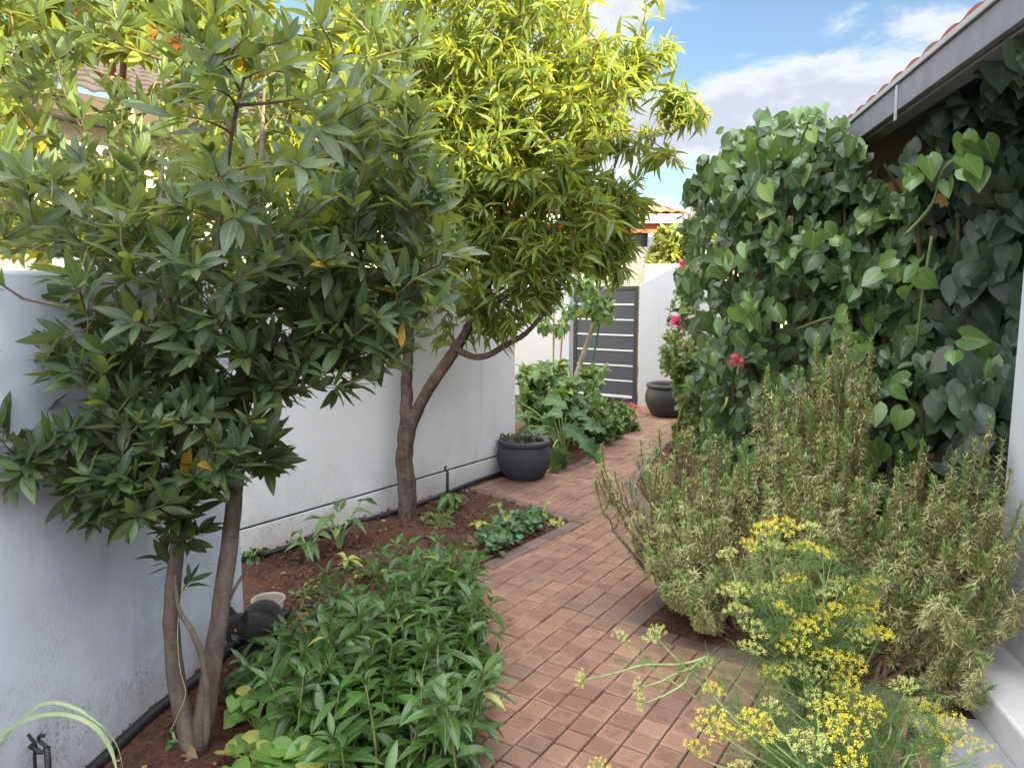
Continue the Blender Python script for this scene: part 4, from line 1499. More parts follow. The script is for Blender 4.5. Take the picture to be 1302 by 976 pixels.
    shade = [(1128, 200), (1165, 180), (1215, 132), (1260, 94), (1302, 62), (1420, 0), (1420, 640), (1290, 640), (1240, 640), (1175, 600), (1185, 400), (1175, 285)]

    def gap(u, v):
        return not (1142 < u < 1178 and 222 < v < 292) and hollow(u, v)
    leafy_face(L3, rr, [(shade, 640, 0.02)], .09, (.07, .17), ax + Vector((.1, 0, -.2)), nrm + Vector((-.2, 0, -.1)), gap, True)
    leafy_face(L3, rr, [(shade, 520, .2)], .09, (.08, .17), ax, nrm, gap, True)
    L3.build('foliage', M['vine_shade'], t2)
    m = MB()
    for (u0, v0, u1, v1) in ((1215, 640, 1225, 180), (1255, 640, 1240, 160), (1180, 600, 1168, 230), (1290, 640, 1285, 130), (1130, 640, 1150, 240)):
        k = 6
        p = [at(u0 + (u1 - u0) * i / k + rr.uniform(-6, 6), v0 + (v1 - v0) * i / k, vine_depth(u0, v0) + .2) for i in range(k + 1)]
        p[0].z = -.02
        p, r = smooth_line(p, [.018 - .0015 * i for i in range(k + 1)]); m.mark(); m.tube(p, r, 7)
    m.build_each('stem', M['twig'], t2)
    # stems of the big one
    m = MB()
    for i in range(9):
        u0 = 930 + i * 28
        k = 6
        p = [at(u0 + rr.uniform(-12, 12) + j * rr.uniform(-4, 4), 640 - j * 72, vine_depth(u0, 500) + .3) for j in range(k + 1)]
        p[0].z = -.02
        p, r = smooth_line(p, [.02 - .0018 * j for j in range(k + 1)]); m.mark(); m.tube(p, r, 7)
    m.build_each('stem', M['twig'], t)


vine()


def small_leaf_bush(name, label, cat, mat, regions, leaf, seed, base, stems, twmat='twig_green', droop=0.0, lf=3, groupl=None, r0=.006):
    rr = random.Random(seed)
    t = thing(name, label, cat, base)
    tg = []
    for poly, (d0, d1), n in regions:
        for (u, v) in sample_poly(rr, poly, n):
            p = at(u, v, rr.uniform(d0, d1))
            if p.z > .03:
                tg.append(p)
    tw = grow(stems, tg, rr, r0, .25, 5)
    m = MB()
    for p, r in stems:
        m.mark(); m.tube(p, r, 6)
    m.build_each('stem', M[twmat], t)
    twigs_mesh('twigs', M[twmat], t, tw)
    L = Leaves(leaf[0], seed)
    for pts, rad in tw:
        for q in range(1, len(pts)):
            d = (pts[q] - pts[q - 1]).normalized()
            for i in range(lf):
                side = Matrix.Rotation(rr.uniform(0, 6.3), 3, d) @ d.orthogonal().normalized()
                ax = (d * .5 + side + Vector((0, 0, droop)) + V3(rr, .2)).normalized()
                L.add(pts[q].lerp(pts[q - 1], rr.random()), ax, Vector((0, -.3, 1)) + V3(rr, .35), rr.uniform(*leaf[1]))
    L.build('foliage', mat, t)
    return t


ovl = lambda q: 0.26 * (math.sin(math.pi * q ** 0.8) ** 0.8)
OVAL_T = [leaf_tmpl(ovl, 4, 3, .15, .2, tip=.006), leaf_tmpl(ovl, 4, 3, .25, .4, tip=.006)]
rndl = lambda q: 0.46 * math.sin(math.pi * min(.98, q * .92 + .06)) ** 0.6
ROUND_T = [leaf_tmpl(rndl, 5, 5, .08, .2, tip=.02, wave=.03), leaf_tmpl(rndl, 5, 5, .15, .35, tip=.02, wave=.04)]

# pot with a bougainvillea-like shrub on the right, before the sloped wall
def pot(name, label, c, rmax, hgt, mat, fill):
    t = thing(name, label, 'pot', c)
    k = rmax
    prof = [(0.0, 0.0), (k * .66, 0.0), (k * .70, .008), (k * .86, hgt * .22), (k * .975, hgt * .45), (k * .985, hgt * .6), (k * .93, hgt * .78), (k * .86, hgt * .87)]
    m = MB(); m.lathe(c, prof, 56); m.build('body', M[mat], t, True)
    rim = [(k * .845, hgt * .865), (k * .90, hgt * .868), (k * .935, hgt * .89), (k * .945, hgt * .93), (k * .925, hgt * .975), (k * .88, hgt), (k * .80, hgt * .995), (k * .745, hgt * .97), (k * .735, hgt * .9), (k * .735, hgt * .78)]
    m = MB(); m.lathe(c, rim, 56); m.build('rim', M[mat], t, True)
    m = MB(); m.lathe(c, [(k * .74, hgt * .84), (k * .5, hgt * .86), (k * .2, hgt * .87), (0.001, hgt * .87)], 40); m.build('soil', M[fill], t, True)
    return t


pc = Vector((.105, 6.25, 0))
pot('round_pot', 'round charcoal pot standing on the brick path at the wall corner', pc, .238, .335, 'pot', 'soil')
pc2 = Vector((2.03, 9.42, 0))
pot('round_pot', 'dark pot beside the sloped white wall near the gate', pc2, .32, .42, 'pot2', 'soil')


def boug():
    y = 7.4
    stems = [pxline([(862, 500, 9.4), (858, 470, 9.3), (852, 440, 9.2)], [.012, .010, .008]),
             ([Vector((1.66, 7.3, 0)), Vector((1.7, 7.3, .5)), at(885, 430, 7.2), at(885, 360, 7.2)], [.02, .017, .013, .008]),
             ([Vector((1.5, 6.6, 0)), Vector((1.5, 6.6, .4)), at(880, 470, 6.6)], [.016, .013, .008])]
    regs = [([(845, 360), (900, 335), (910, 480), (860, 470), (838, 440), (850, 400)], (6.8, 8.8), 62),
            ([(842, 440), (900, 440), (935, 570), (880, 575), (848, 560), (862, 520), (858, 490), (838, 480)], (6.1, 8.4), 150),
            ([(868, 262), (900, 250), (900, 340), (868, 330)], (6.9, 7.4), 16)]
    t = small_leaf_bush('flowering_shrub', 'loose small-leaved shrub with pink flowers left of the climber', 'shrub', M['boug'], regs, (OVAL_T, (.05, .09)), 61, (1.66, 7.3, 0), stems, lf=4)
    rr = random.Random(62)
    pet = leaf_tmpl(lambda q: .34 * math.sin(math.pi * min(1, q * .9 + .06)), 3, 3, .2, .2)
    for (u, v, y, s, n) in ((872, 342, 6.6, .07, 26), (884, 338, 6.6, .06, 16), (862, 408, 6.6, .065, 22), (874, 412, 6.55, .06, 14), (877, 270, 6.9, .035, 7), (893, 260, 6.8, .04, 9), (871, 433, 6.7, .03, 4)):
        c = at(u, v, y)
        F = Leaves([pet], 1)
        for i in range(n):
            F.add(c + V3(rr, .024), V3(rr, 1), V3(rr, .6) + Vector((0, -1, .4)), rr.uniform(.8, 1.2) * s)
        F.build('flower_cluster', M['pink'], t)
    c = at(938, 457, 4.55)
    t = thing('crimson_flower', 'crimson flower head poking out among the heart-shaped leaves', 'flower', c)
    F = Leaves([pet], 1)
    for i in range(18):
        F.add(c + V3(rr, .014), V3(rr, .6) + Vector((-.1, -.2, -.6)), V3(rr, .5) + Vector((0, -1, .4)), rr.uniform(.022, .038))
    F.build('petals', M['crimson'], t)
    m = MB(); p, r = smooth_line([c, c + Vector((.03, .1, .03)), c + Vector((.08, .25, -.02))], [.004, .004, .004]); m.tube(p, r, 6); m.build('stalk', M['twig_red'], t, True)


boug()

# ------------------------------------------------------------------ rosemary
NEEDLE_T = [leaf_tmpl(lambda q: .085 * (1 - q * .5), 2, 2, 0, .2, tip=.02), leaf_tmpl(lambda q: .08 * (1 - q * .5), 2, 2, 0, -.25, tip=.02)]


def rosemary(label, base, tips, seed, spread, side_n=5, loc=None):
    rr = random.Random(seed)
    t = thing('rosemary_bush', label, 'rosemary', base, 'olive rosemary bushes along the right of the path')
    W = MB()
    A, G = Leaves(NEEDLE_T, seed), Leaves(NEEDLE_T, seed + 1)

    def clothe(pts, rad, start, tipgreen):
        ln = [0]
        for a, b in zip(pts, pts[1:]):
            ln.append(ln[-1] + (b - a).length)
        tot = ln[-1]
        s = start * tot
        while s < tot:
            i = 0
            while i < len(ln) - 2 and ln[i + 1] < s:
                i += 1
            f = (s - ln[i]) / max(1e-6, ln[i + 1] - ln[i])
            p = pts[i].lerp(pts[i + 1], f)
            d = (pts[i + 1] - pts[i]).normalized()
            fr = s / tot
            for q in range(5):
                side = Matrix.Rotation(rr.uniform(0, 6.3), 3, d) @ d.orthogonal().normalized()
                green = tot - s < tipgreen
                ax = d * (rr.uniform(.5, 1.1) if green else rr.uniform(-.1, .6)) + side
                if not green:
                    ax += Vector((0, 0, -.25))
                (G if green else A).add(p + d * rr.uniform(-.004, .004), ax, side + d, rr.uniform(.022, .036) * (.8 if green else 1))
            s += .0058
        return

    for (u, v, y) in tips:
        tip = at(u, v, y)
        b = Vector(base) + Vector((rr.uniform(-1, 1) * spread[0], rr.uniform(-1, 1) * spread[1], 0))
        h = tip.z - b.z
        hor = Vector((tip.x - b.x, tip.y - b.y, 0))
        c1 = b + hor * .62 + Vector((0, 0, h * .30))
        c2 = b + hor * .95 + Vector((0, 0, h * .62))
        pts = []
        k = 14
        for i in range(k + 1):
            s = i / k
            pts.append(b * (1 - s) ** 3 + c1 * 3 * s * (1 - s) ** 2 + c2 * 3 * s * s * (1 - s) + tip * s ** 3 + V3(rr, .005) * (1 if 0 < i < k else 0))
        rad = [.010 * (1 - i / k) + .0016 for i in range(k + 1)]
        W.mark(); W.tube(pts, rad, 6, False)
        clothe(pts, rad, .22, rr.choice((.03, .06, .10, .14)))
        for j in range(side_n):
            i = rr.randint(3, k - 3)
            d = (pts[i + 1] - pts[i]).normalized()
            sd = Vector((rr.gauss(0, 1), rr.gauss(0, 1), .2)).normalized()
            L_ = rr.uniform(.07, .17)
            q0 = pts[i]
            q = [q0, q0 + sd * L_ * .25 + d * L_ * .2, q0 + sd * L_ * .38 + d * L_ * .55 + Vector((0, 0, .03)), q0 + sd * L_ * .42 + d * L_ * .8 + Vector((0, 0, .07))]
            q, r_ = smooth_line(q, [.004, .003, .0025, .0014], 3)
            W.tube(q, r_, 5, False)
            clothe(q, r_, .1, rr.choice((0, .02, .05)))
    W.build_each('stem', M['stem_wood'], t)
    A.build('needles', M['needle'], t, False)
    G.build('fresh_tips', M['needle_green'], t, False)
    return t


rr0 = random.Random(70)
tipsA = [(765, 565, 3.75), (757, 612, 3.7), (782, 600, 3.75), (815, 560, 3.8), (838, 545, 3.85), (848, 590, 3.6), (862, 552, 3.85), (880, 545, 3.8), (902, 535, 3.75), (920, 550, 3.7), (800, 610, 3.6), (826, 600, 3.5),
         (870, 600, 3.4), (895, 600, 3.4), (915, 610, 3.4), (850, 640, 3.3), (880, 650, 3.2), (820, 660, 3.4), (905, 660, 3.2), (812, 690, 3.5), (835, 720, 3.35), (860, 690, 3.2), (930, 640, 3.4),
         (875, 730, 3.1), (905, 720, 3.1), (845, 745, 3.2), (880, 770, 3.05), (930, 700, 3.2), (940, 600, 3.6), (835, 570, 3.7), (858, 620, 3.5), (890, 580, 3.6), (840, 690, 3.3), (925, 580, 3.6)]
rosemary('rosemary bush leaning over the brick path, leftmost of three', (1.02, 3.42, 0), tipsA, 71, (.14, .14), 6)
tipsB = [(975, 480, 3.5), (993, 478, 3.45), (1005, 505, 3.4), (1037, 440, 3.55), (1053, 455, 3.5), (1077, 408, 3.5), (1068, 470, 3.4), (1108, 442, 3.45), (1098, 480, 3.35), (1085, 505, 3.3), (1060, 520, 3.2), (1030, 520, 3.3),
         (1010, 540, 3.2), (985, 540, 3.3), (968, 560, 3.3), (1045, 560, 3.1), (1075, 560, 3.1), (1025, 580, 3.05), (1000, 600, 3.1), (975, 620, 3.1), (1095, 560, 3.2), (1090, 610, 3.0), (1060, 620, 2.95), (1035, 640, 2.95),
         (955, 660, 3.05), (985, 680, 2.95), (1015, 690, 2.9), (1050, 690, 2.9), (1080, 660, 2.95), (1043, 480, 3.4), (1020, 470, 3.5), (1064, 440, 3.45), (945, 600, 3.4), (1100, 640, 3.0)]
tipsB += [(1075, 400, 3.4), (1040, 428, 3.45), (1060, 422, 3.4), (1108, 430, 3.4), (1088, 436, 3.35), (1012, 466, 3.4), (976, 468, 3.45), (1048, 470, 3.3), (1098, 470, 3.25)]
tipsB += [(1112, 620, 3.0), (1120, 660, 2.95), (1108, 590, 3.1)]
tipsB += [(980 + rr0.uniform(0, 125), rr0.uniform(470, 590), rr0.uniform(3.1, 3.6)) for i in range(10)]
tipsB += [(948, 560, 3.4), (952, 590, 3.35), (940, 570, 3.45), (960, 530, 3.4)]
rosemary('rosemary bush with the tallest upright spires, in the middle', (1.36, 3.18, 0), tipsB, 72, (.12, .12), 5)
tipsC = [(1145, 575, 3.1), (1173, 560, 3.1), (1140, 600, 3.0), (1185, 605, 3.0), (1215, 575, 3.0), (1228, 580, 2.95), (1240, 560, 3.0), (1258, 530, 3.0), (1275, 560, 2.95), (1285, 595, 2.85), (1298, 640, 2.75), (1292, 680, 2.7),
         (1130, 640, 2.95), (1160, 640, 2.9), (1195, 640, 2.85), (1225, 640, 2.8), (1255, 640, 2.8), (1270, 690, 2.7), (1240, 700, 2.7), (1205, 700, 2.75), (1170, 700, 2.8), (1145, 690, 2.85), (1265, 740, 2.65), (1235, 750, 2.65),
         (1200, 760, 2.68), (1215, 790, 2.6), (1300, 770, 2.62), (1245, 830, 2.6), (1180, 740, 2.7), (1150, 745, 2.75), (1120, 700, 2.85), (1250, 600, 2.9), (1212, 610, 2.95), (1160, 590, 3.05), (1268, 620, 2.85), (1230, 670, 2.75), (1286, 720, 2.66), (1255, 890, 2.5)]
rosemary('rosemary bush against the white pillar and porch step, rightmost of three', (1.60, 2.95, 0), tipsC, 73, (.12, .1), 5)


# ------------------------------------------------------------------ fennel
def blob_tmpl():
    v = np.array([(1, 0, 0), (-1, 0, 0), (0, 1, 0), (0, -1, 0), (0, 0, 1), (0, 0, -.6)], np.float32)
    f = np.array([(0, 2, 4), (2, 1, 4), (1, 3, 4), (3, 0, 4), (2, 0, 5), (1, 2, 5), (3, 1, 5), (0, 3, 5)], np.int32)
    return v, f, np.zeros((6, 2), np.float32)


BLOB = [blob_tmpl()]
THREAD_T = [leaf_tmpl(lambda q: .018 * (1 - q * .5), 2, 2, 0, .2, tip=.008), leaf_tmpl(lambda q: .02 * (1 - q * .5), 2, 2, 0, -.2, tip=.008)]


def umbel(parent, c, up, size, pale, rr, rays=15):
    up = up.normalized()
    S, B = MB(), Leaves(BLOB, 1)
    org = c - up * size * .8
    for i in range(rays):
        a, rad = i * 2.4, math.sqrt((i + .5) / rays) * size
        e1 = up.orthogonal().normalized(); e2 = up.cross(e1)
        p = c + (e1 * math.cos(a) + e2 * math.sin(a)) * rad + up * (-.35 * rad * rad / size + rr.uniform(-.12, .12) * size)
        q, r_ = smooth_line([org, org.lerp(p, .6) + up * size * .02, p], [.0011, .0009, .0008], 2)
        S.tube(q, r_, 4, False)
        us = size * rr.uniform(.13, .20)
        for j in range(26):
            o = V3(rr, .52) * us + up * us * .2
            B.add(p + o, V3(rr, 1), V3(rr, 1), us * rr.uniform(.15, .32))
    h = S.build('flower_head', M['fennel_stem'], parent, True)
    b = B.build('florets', M['yellow_pale' if pale else 'yellow'], h, False)
    return org


def fennel(label, base, heads, seed, threads, spread=.07):
    rr = random.Random(seed)
    t = thing('fennel_plant', label, 'fennel', base, 'yellow-flowered fennel at the front right')
    W, L = MB(), Leaves(THREAD_T, seed)
    main = []
    for (u, v, y, size, pale, via) in heads:
        c = at(u, v, y)
        lean = Vector((rr.gauss(0, .25), rr.gauss(0, .25) - .2, 1))
        if via == 'side':
            lean = Vector((-.9, -.2, .25))
        org = umbel(t, c, lean, size, pale, rr, 15 if size > .04 else 11)
        b = Vector(base) + Vector((rr.uniform(-spread, spread), rr.uniform(-spread, spread), 0))
        if via == 'side':
            b = at(900, 835, 2.35)
        if main and rr.random() < .55 and via != 'side':
            j = min(main, key=lambda m_: (m_ - org).length + max(0, m_.z - org.z + .1) * 5)
            b = j
        hgt = org.z - b.z
        mid = b.lerp(org, .5) + Vector((rr.uniform(-.02, .02), rr.uniform(-.02, .02), hgt * .06))
        q, r_ = smooth_line([b, b.lerp(mid, .5) + V3(rr, .008), mid, mid.lerp(org, .55) - lean.normalized() * .01, org], [.0055, .0048, .004, .003, .002], 4)
        W.mark(); W.tube(q, r_, 6, False)
        main += q[4:-3]
        for k in range(3):
            p = q[rr.randint(2, len(q) - 5)]
            frond(L, W, p, Vector((rr.gauss(0, 1), rr.gauss(0, 1), .55)), rr.uniform(.05, .10), rr)
    for (u, v, y, s) in threads:
        p = at(u, v, y)
        b = Vector(base) + Vector((rr.uniform(-spread, spread), rr.uniform(-spread, spread), 0))
        q, r_ = smooth_line([b, b.lerp(p, .5) + V3(rr, .02) + Vector((0, 0, .03)), p], [.0035, .003, .0015], 4)
        W.mark(); W.tube(q, r_, 5, False)
        for k in range(10):
            frond(L, W, q[rr.randint(2, len(q) - 1)], Vector((rr.gauss(0, 1), rr.gauss(0, 1), .4)), s * rr.uniform(.6, 1.2), rr)
    W.build_each('stem', M['fennel_stem'], t)
    L.build('feathery_leaves', M['fennel_leaf'], t, False)


def frond(L, W, p, d, ln, rr):
    d = d.normalized()
    q = [p + d * ln * i / 4 + Vector((0, 0, -.10 * ln * (i / 4) ** 2)) for i in range(5)]
    for i in range(1, 5):
        for k in range(9):
            ax = V3(rr, .7) + d * .9
            L.add(q[i] + V3(rr, .004), ax, V3(rr, 1), rr.uniform(.18, .42) * ln + .008)
    L.add(p, d, Vector((0, 0, 1)), ln)


F1 = [(972, 668, 2.75, .045, 0, ''), (988, 690, 2.72, .04, 1, ''), (955, 690, 2.7, .035, 0, ''), (950, 745, 2.6, .05, 1, ''), (940, 770, 2.55, .045, 1, ''), (962, 795, 2.5, .05, 1, ''), (1052, 700, 2.65, .045, 0, ''), (1048, 752, 2.6, .035, 1, ''), (1100, 755, 2.62, .05, 0, ''), (1082, 762, 2.6, .04, 0, ''), (1040, 790, 2.5, .055, 0, ''), (1022, 792, 2.5, .04, 0, ''), (958, 820, 2.45, .04, 1, ''), (1085, 840, 2.42, .05, 0, ''), (1070, 860, 2.4, .045, 0, ''), (1030, 850, 2.42, .045, 1, ''), (1010, 845, 2.42, .035, 1, ''), (1000, 665, 2.7, .05, 0, ''), (985, 750, 2.6, .055, 1, ''), (930, 745, 2.6, .045, 1, ''), (1070, 740, 2.6, .05, 1, ''), (1105, 775, 2.55, .05, 0, ''), (1060, 770, 2.55, .045, 0, ''), (1010, 815, 2.45, .05, 0, ''), (1055, 830, 2.42, .05, 0, ''), (1020, 690, 2.7, .04, 0, ''), (1095, 805, 2.5, .045, 1, '')]
F1 += [(1015, 735, 2.62, .045, 0, ''), (1110, 735, 2.65, .045, 0, ''), (1000, 770, 2.55, .04, 0, ''), (925, 700, 2.68, .035, 1, ''), (1030, 665, 2.75, .035, 1, ''), (1120, 800, 2.5, .045, 0, ''), (985, 850, 2.4, .045, 0, '')]
F1 = [(u, v, y, sz * 1.15, pale, via) for (u, v, y, sz, pale, via) in F1]
th1 = [(950 + 22 * (i % 8) + rr0.uniform(-10, 10), 720 + 26 * (i // 8) + rr0.uniform(-12, 12), 2.62 - .04 * (i // 8), .085) for i in range(44)]
fennel('tall fennel with yellow umbels standing before the rosemary', (1.15, 2.62, 0), F1, 81, th1, .10)
F2 = [(908, 872, 2.05, .036, 0, ''), (905, 915, 1.95, .055, 0, ''), (885, 945, 1.95, .04, 0, ''), (960, 905, 1.98, .045, 0, ''), (972, 925, 1.95, .05, 0, ''), (1030, 940, 1.88, .06, 1, ''), (1058, 905, 2.05, .06, 0, ''),
      (1075, 925, 1.95, .065, 0, ''), (1110, 900, 2.1, .05, 0, ''), (1040, 885, 2.15, .05, 1, ''), (1150, 866, 2.2, .045, 1, ''), (1178, 905, 2.15, .06, 0, ''), (1192, 940, 2.05, .06, 0, ''),
      (1215, 922, 2.05, .05, 0, ''), (1243, 944, 2.0, .035, 0, ''), (1265, 975, 1.95, .03, 0, ''), (1165, 890, 2.2, .045, 1, ''), (985, 893, 2.1, .04, 1, ''), (760, 968, 1.9, .03, 0, ''),
      (1080, 880, 2.2, .05, 0, ''), (1085, 975, 1.85, .06, 0, ''), (930, 930, 1.98, .04, 0, ''), (940, 972, 1.9, .04, 1, '')]
th2 = [(930 + 34 * (i % 9) + rr0.uniform(-14, 14), 880 + 28 * (i // 9) + rr0.uniform(-12, 12), 2.2 - .06 * (i // 9), .085) for i in range(45)]
fennel('low fennel with a mass of yellow umbels spilling over the slab corner', (1.08, 2.02, 0), F2, 82, th2, .14)
F3 = [(832, 803, 2.35, .042, 1, ''), (790, 805, 2.4, .034, 1, ''), (735, 862, 2.2, .032, 1, 'side'), (808, 872, 2.2, .030, 1, 'side'), (812, 892, 2.18, .030, 1, 'side'), (898, 840, 2.3, .03, 1, '')]
fennel('sprawling fennel shoot with pale green umbels over the brick path', (.95, 2.16, 0), F3, 83, [(905, 850, 2.3, .07), (925, 860, 2.3, .07), (880, 860, 2.28, .06)], .03)


# ------------------------------------------------------------------ plants of the left bed
lan = lambda q: 0.155 * (math.sin(math.pi * q ** 0.78) ** 0.95)
LANCE_T = [leaf_tmpl(lan, 6, 3, .22, .30, tip=.004), leaf_tmpl(lan, 6, 3, .3, .5, tip=.004), leaf_tmpl(lan, 6, 3, .18, .1, tip=.004)]


def lance_bush(label, spots, seed, size=1.0, group='lance-leaved bushes of the left bed', name='leafy_bush'):
    rr = random.Random(seed)
    c = sum((Vector((*s[:2], 0)) for s in spots), Vector()) / len(spots)
    t = thing(name, label, 'bush', c, group)
    W, L = MB(), Leaves(LANCE_T, seed)
    for (x, y, h, lean) in spots:
        b = Vector((x, y, -.02))
        tip = b + Vector((lean[0], lean[1], h))
        q, r_ = smooth_line([b, b.lerp(tip, .5) - Vector((lean[0], lean[1], 0)) * .15 + V3(rr, .012), tip], [.006, .005, .0025], 4)
        W.mark(); W.tube(q, r_, 6, False)
        n = len(q) - 1
        step = max(.03, .042 * size)
        tot = h
        k = int(tot * .85 / step)
        ph = rr.uniform(0, 6)
        for i in range(k + 1):
            f = 1 - i * step / tot
            p = q[0].lerp(q[-1], f) if False else q[min(n, int(f * n))].lerp(q[min(n, int(f * n) + 1)], f * n - int(f * n))
            d = (q[min(n, int(f * n) + 1)] - q[max(0, min(n, int(f * n)) - 1)]).normalized()
            ph += 1.57 + rr.uniform(-.3, .3)
            top = i == 0
            m_ = 4 if top else 2
            for j in range(m_):
                a = ph + j * 2 * math.pi / m_
                side = Matrix.Rotation(a, 3, d) @ d.orthogonal().normalized()
                lift = rr.uniform(.6, 1.3) if top else rr.uniform(-.15, .55) - i * .03
                ax = side + d * lift + V3(rr, .12)
                sz = rr.uniform(.085, .15) * size * (.72 if top else 1.0)
                L.add(p + side * .004, ax, d * 1.0 + Vector((0, 0, .4)) + V3(rr, .18), sz)
    W.build_each('stem', M['twig_green'], t)
    L.build('foliage', M['lance'], t)


def spots_in(poly, n, h, seed, lean=.06, bias=(0, 0)):
    rr = random.Random(seed)
    g_ = []
    for (u, v) in sample_poly(rr, poly, n):
        p = gnd(u, v)
        g_.append((p.x, p.y, rr.uniform(*h), (rr.gauss(0, lean) + bias[0], rr.gauss(0, lean) + bias[1])))
    return g_


lance_bush('lush lance-leaved bush spilling over the path edge, frontmost', spots_in([(430, 900), (560, 860), (598, 900), (600, 1000), (560, 1080), (400, 1060), (380, 960)], 50, (.22, .44), 1, .05, (.01, 0)), 91)
lance_bush('lance-leaved bush beside the path below the peach tree', spots_in([(460, 790), (560, 760), (612, 790), (610, 880), (560, 900), (450, 880)], 44, (.22, .38), 2, .05, (.02, 0)), 92)
lance_bush('lance-leaved bush at the foot of the peach trunk, rearmost', spots_in([(470, 735), (540, 720), (585, 735), (600, 785), (540, 800), (480, 790)], 24, (.14, .26), 3, .04), 93, .9)
lance_bush('lance-leaved bush spreading in front of the grey cat', spots_in([(365, 905), (440, 850), (475, 890), (440, 965), (350, 970)], 36, (.16, .32), 4, .06), 94)
lance_bush('small lance-leaved plant hiding the chest of the grey cat', [(gnd(u, v).x, gnd(u, v).y, h_, l_) for u, v, h_, l_ in ((318, 868, .13, (-.02, -.02)), (338, 862, .16, (.0, .01)), (352, 850, .17, (.01, 0)), (330, 885, .15, (-.03, -.02)), (356, 872, .20, (.0, 0)), (372, 838, .18, (-.02, 0)))], 97, .95)
lance_bush('thin lance-leaved bush between plastic tub and peach tree', spots_in([(400, 790), (450, 765), (475, 810), (440, 860), (400, 860)], 18, (.14, .28), 5, .05), 95)
lance_bush('small lance-leaved sprig leaning onto the bricks', [(gnd(585, 880).x, gnd(585, 880).y, .14, (.10, -.02)), (gnd(590, 890).x, gnd(590, 890).y, .10, (.08, -.06)), (gnd(612, 872).x - .04, gnd(612, 872).y, .12, (.1, .02))], 96, .8)


def ground_plant(name, label, cat, mat, tmpl, poly, n, size, hgt, seed, up=.8, group=None, stem='twig_green', stemr=.0022):
    rr = random.Random(seed)
    ps = [gnd(u, v) for u, v in sample_poly(rr, poly, n)]
    c = sum(ps, Vector()) / len(ps)
    t = thing(name, label, cat, c, group)
    W, L = MB(), Leaves(tmpl, seed)
    roots = [ps[i] for i in range(0, n, max(1, n // 6))]
    for p in ps:
        r0 = min(roots, key=lambda q: (q - p).length + .03)
        h = rr.uniform(*hgt)
        end = p + Vector((0, 0, h))
        q, r_ = smooth_line([r0 + Vector((0, 0, -.01)), r0.lerp(p, .5) + Vector((0, 0, h * .7)), end], [stemr, stemr, stemr * .8], 3)
        W.mark(); W.tube(q, r_, 5, False)
        d = Vector((rr.gauss(0, .6), rr.gauss(0, .6) - .35, rr.uniform(-.3, .2)))
        L.add(end, d, Vector((0, 0, up)) + V3(rr, .25) + Vector((0, -.3, 0)), rr.uniform(*size))
    W.build_each('stem', M[stem], t, 60)
    L.build('foliage', mat, t)
    return t


ground_plant('creeping_plant', 'creeper with bright heart-shaped leaves at the foot of the laurel', 'creeper', M['creeper'], HEART_T,
             [(285, 985), (300, 920), (340, 890), (420, 900), (450, 960), (430, 1040), (290, 1050)], 85, (.06, .105), (.03, .14), 101)
ground_plant('creeping_plant', 'creeper with broad dull leaves between laurel stems and cat', 'creeper', M['lance'], HEART_T,
             [(285, 905), (300, 870), (350, 860), (400, 870), (380, 920)], 40, (.05, .09), (.04, .12), 102)
ground_plant('herb_clump', 'dense dark green herb clump in the bed corner by the path', 'herb', M['herb'], ROUND_T,
             [(607, 702), (625, 680), (648, 668), (690, 662), (694, 676), (660, 694), (628, 712)], 230, (.035, .062), (.03, .13), 103)
ground_plant('herb_clump', 'small lime green tuft at the path edge beyond the dark herb clump', 'herb', M['pale_leaf'], ROUND_T,
             [(694, 668), (712, 664), (714, 668), (700, 672)], 22, (.025, .045), (.01, .04), 104)


def chard(label, u, v, n, h, size, seed, mat='chard', y=None, curl=1.0, name='leafy_seedling'):
    rr = random.Random(seed)
    b = gnd(u, v)
    t = thing(name, label, 'seedling', b)
    W, L = MB(), Leaves(CHARD_T, seed)
    for i in range(n):
        a = i * 2.4 + rr.uniform(-.3, .3)
        hh = h * rr.uniform(.45, 1.0)
        o = Vector((math.cos(a), math.sin(a), 0)) * hh * rr.uniform(.2, .6)
        e = b + o + Vector((0, 0, hh))
        q, r_ = smooth_line([b + Vector((0, 0, -.01)), b + o * .35 + Vector((0, 0, hh * .6)), e], [.007, .006, .004], 4)
        W.mark(); W.tube(q, r_, 6, False)
        d = o.normalized() * .8 + Vector((0, 0, .5)) + V3(rr, .2)
        L.add(e - d.normalized() * size * .25, d, Vector((0, 0, 1)) - o.normalized() * .4 + V3(rr, .2), size * rr.uniform(.7, 1.15))
    W.build_each('stem', M['fennel_stem'], t)
    L.build('foliage', M[mat], t)


CHARD_T = [leaf_tmpl(lambda q: (.28 + .035 * math.sin(q * 30)) * math.sin(math.pi * min(1, q ** .9 * .95 + .03)) ** .7, 9, 5, .18, .55, wave=.05, tip=.02),
           leaf_tmpl(lambda q: (.24 + .03 * math.sin(q * 27)) * math.sin(math.pi * min(1, q ** .9 * .95 + .03)) ** .7, 9, 5, .3, .9, wave=.06, tip=.02)]
chard('tall pale-stemmed seedling by the hose, left of the peach trunk', 432, 700, 9, .30, .13, 111)
chard('drooping green seedling nearest the corner of the near wall', 392, 712, 8, .20, .12, 112)
chard('low seedling with toothed leaves beside the black drip stake', 574, 650, 14, .13, .10, 113)
chard('upright lime green shoot behind the dark herb clump', 643, 672, 6, .17, .09, 114, 'creeper')
chard('small bright shoot standing at the bed corner near the pot', 688, 668, 4, .14, .07, 115, 'creeper')
chard('yellowing wilted seedling in the bare soil', 440, 722, 7, .08, .09, 116, 'pale_leaf')
chard('pale wilted leaves lying beside the dark herb clump', 610, 672, 6, .05, .10, 117, 'pale_leaf')
chard('pale lettuce-like seedling left of the dark herb clump', 628, 668, 6, .09, .09, 118, 'chard')
chard('bluish leafy seedling in the gap between the two walls', 320, 716, 8, .10, .08, 119, 'herb')
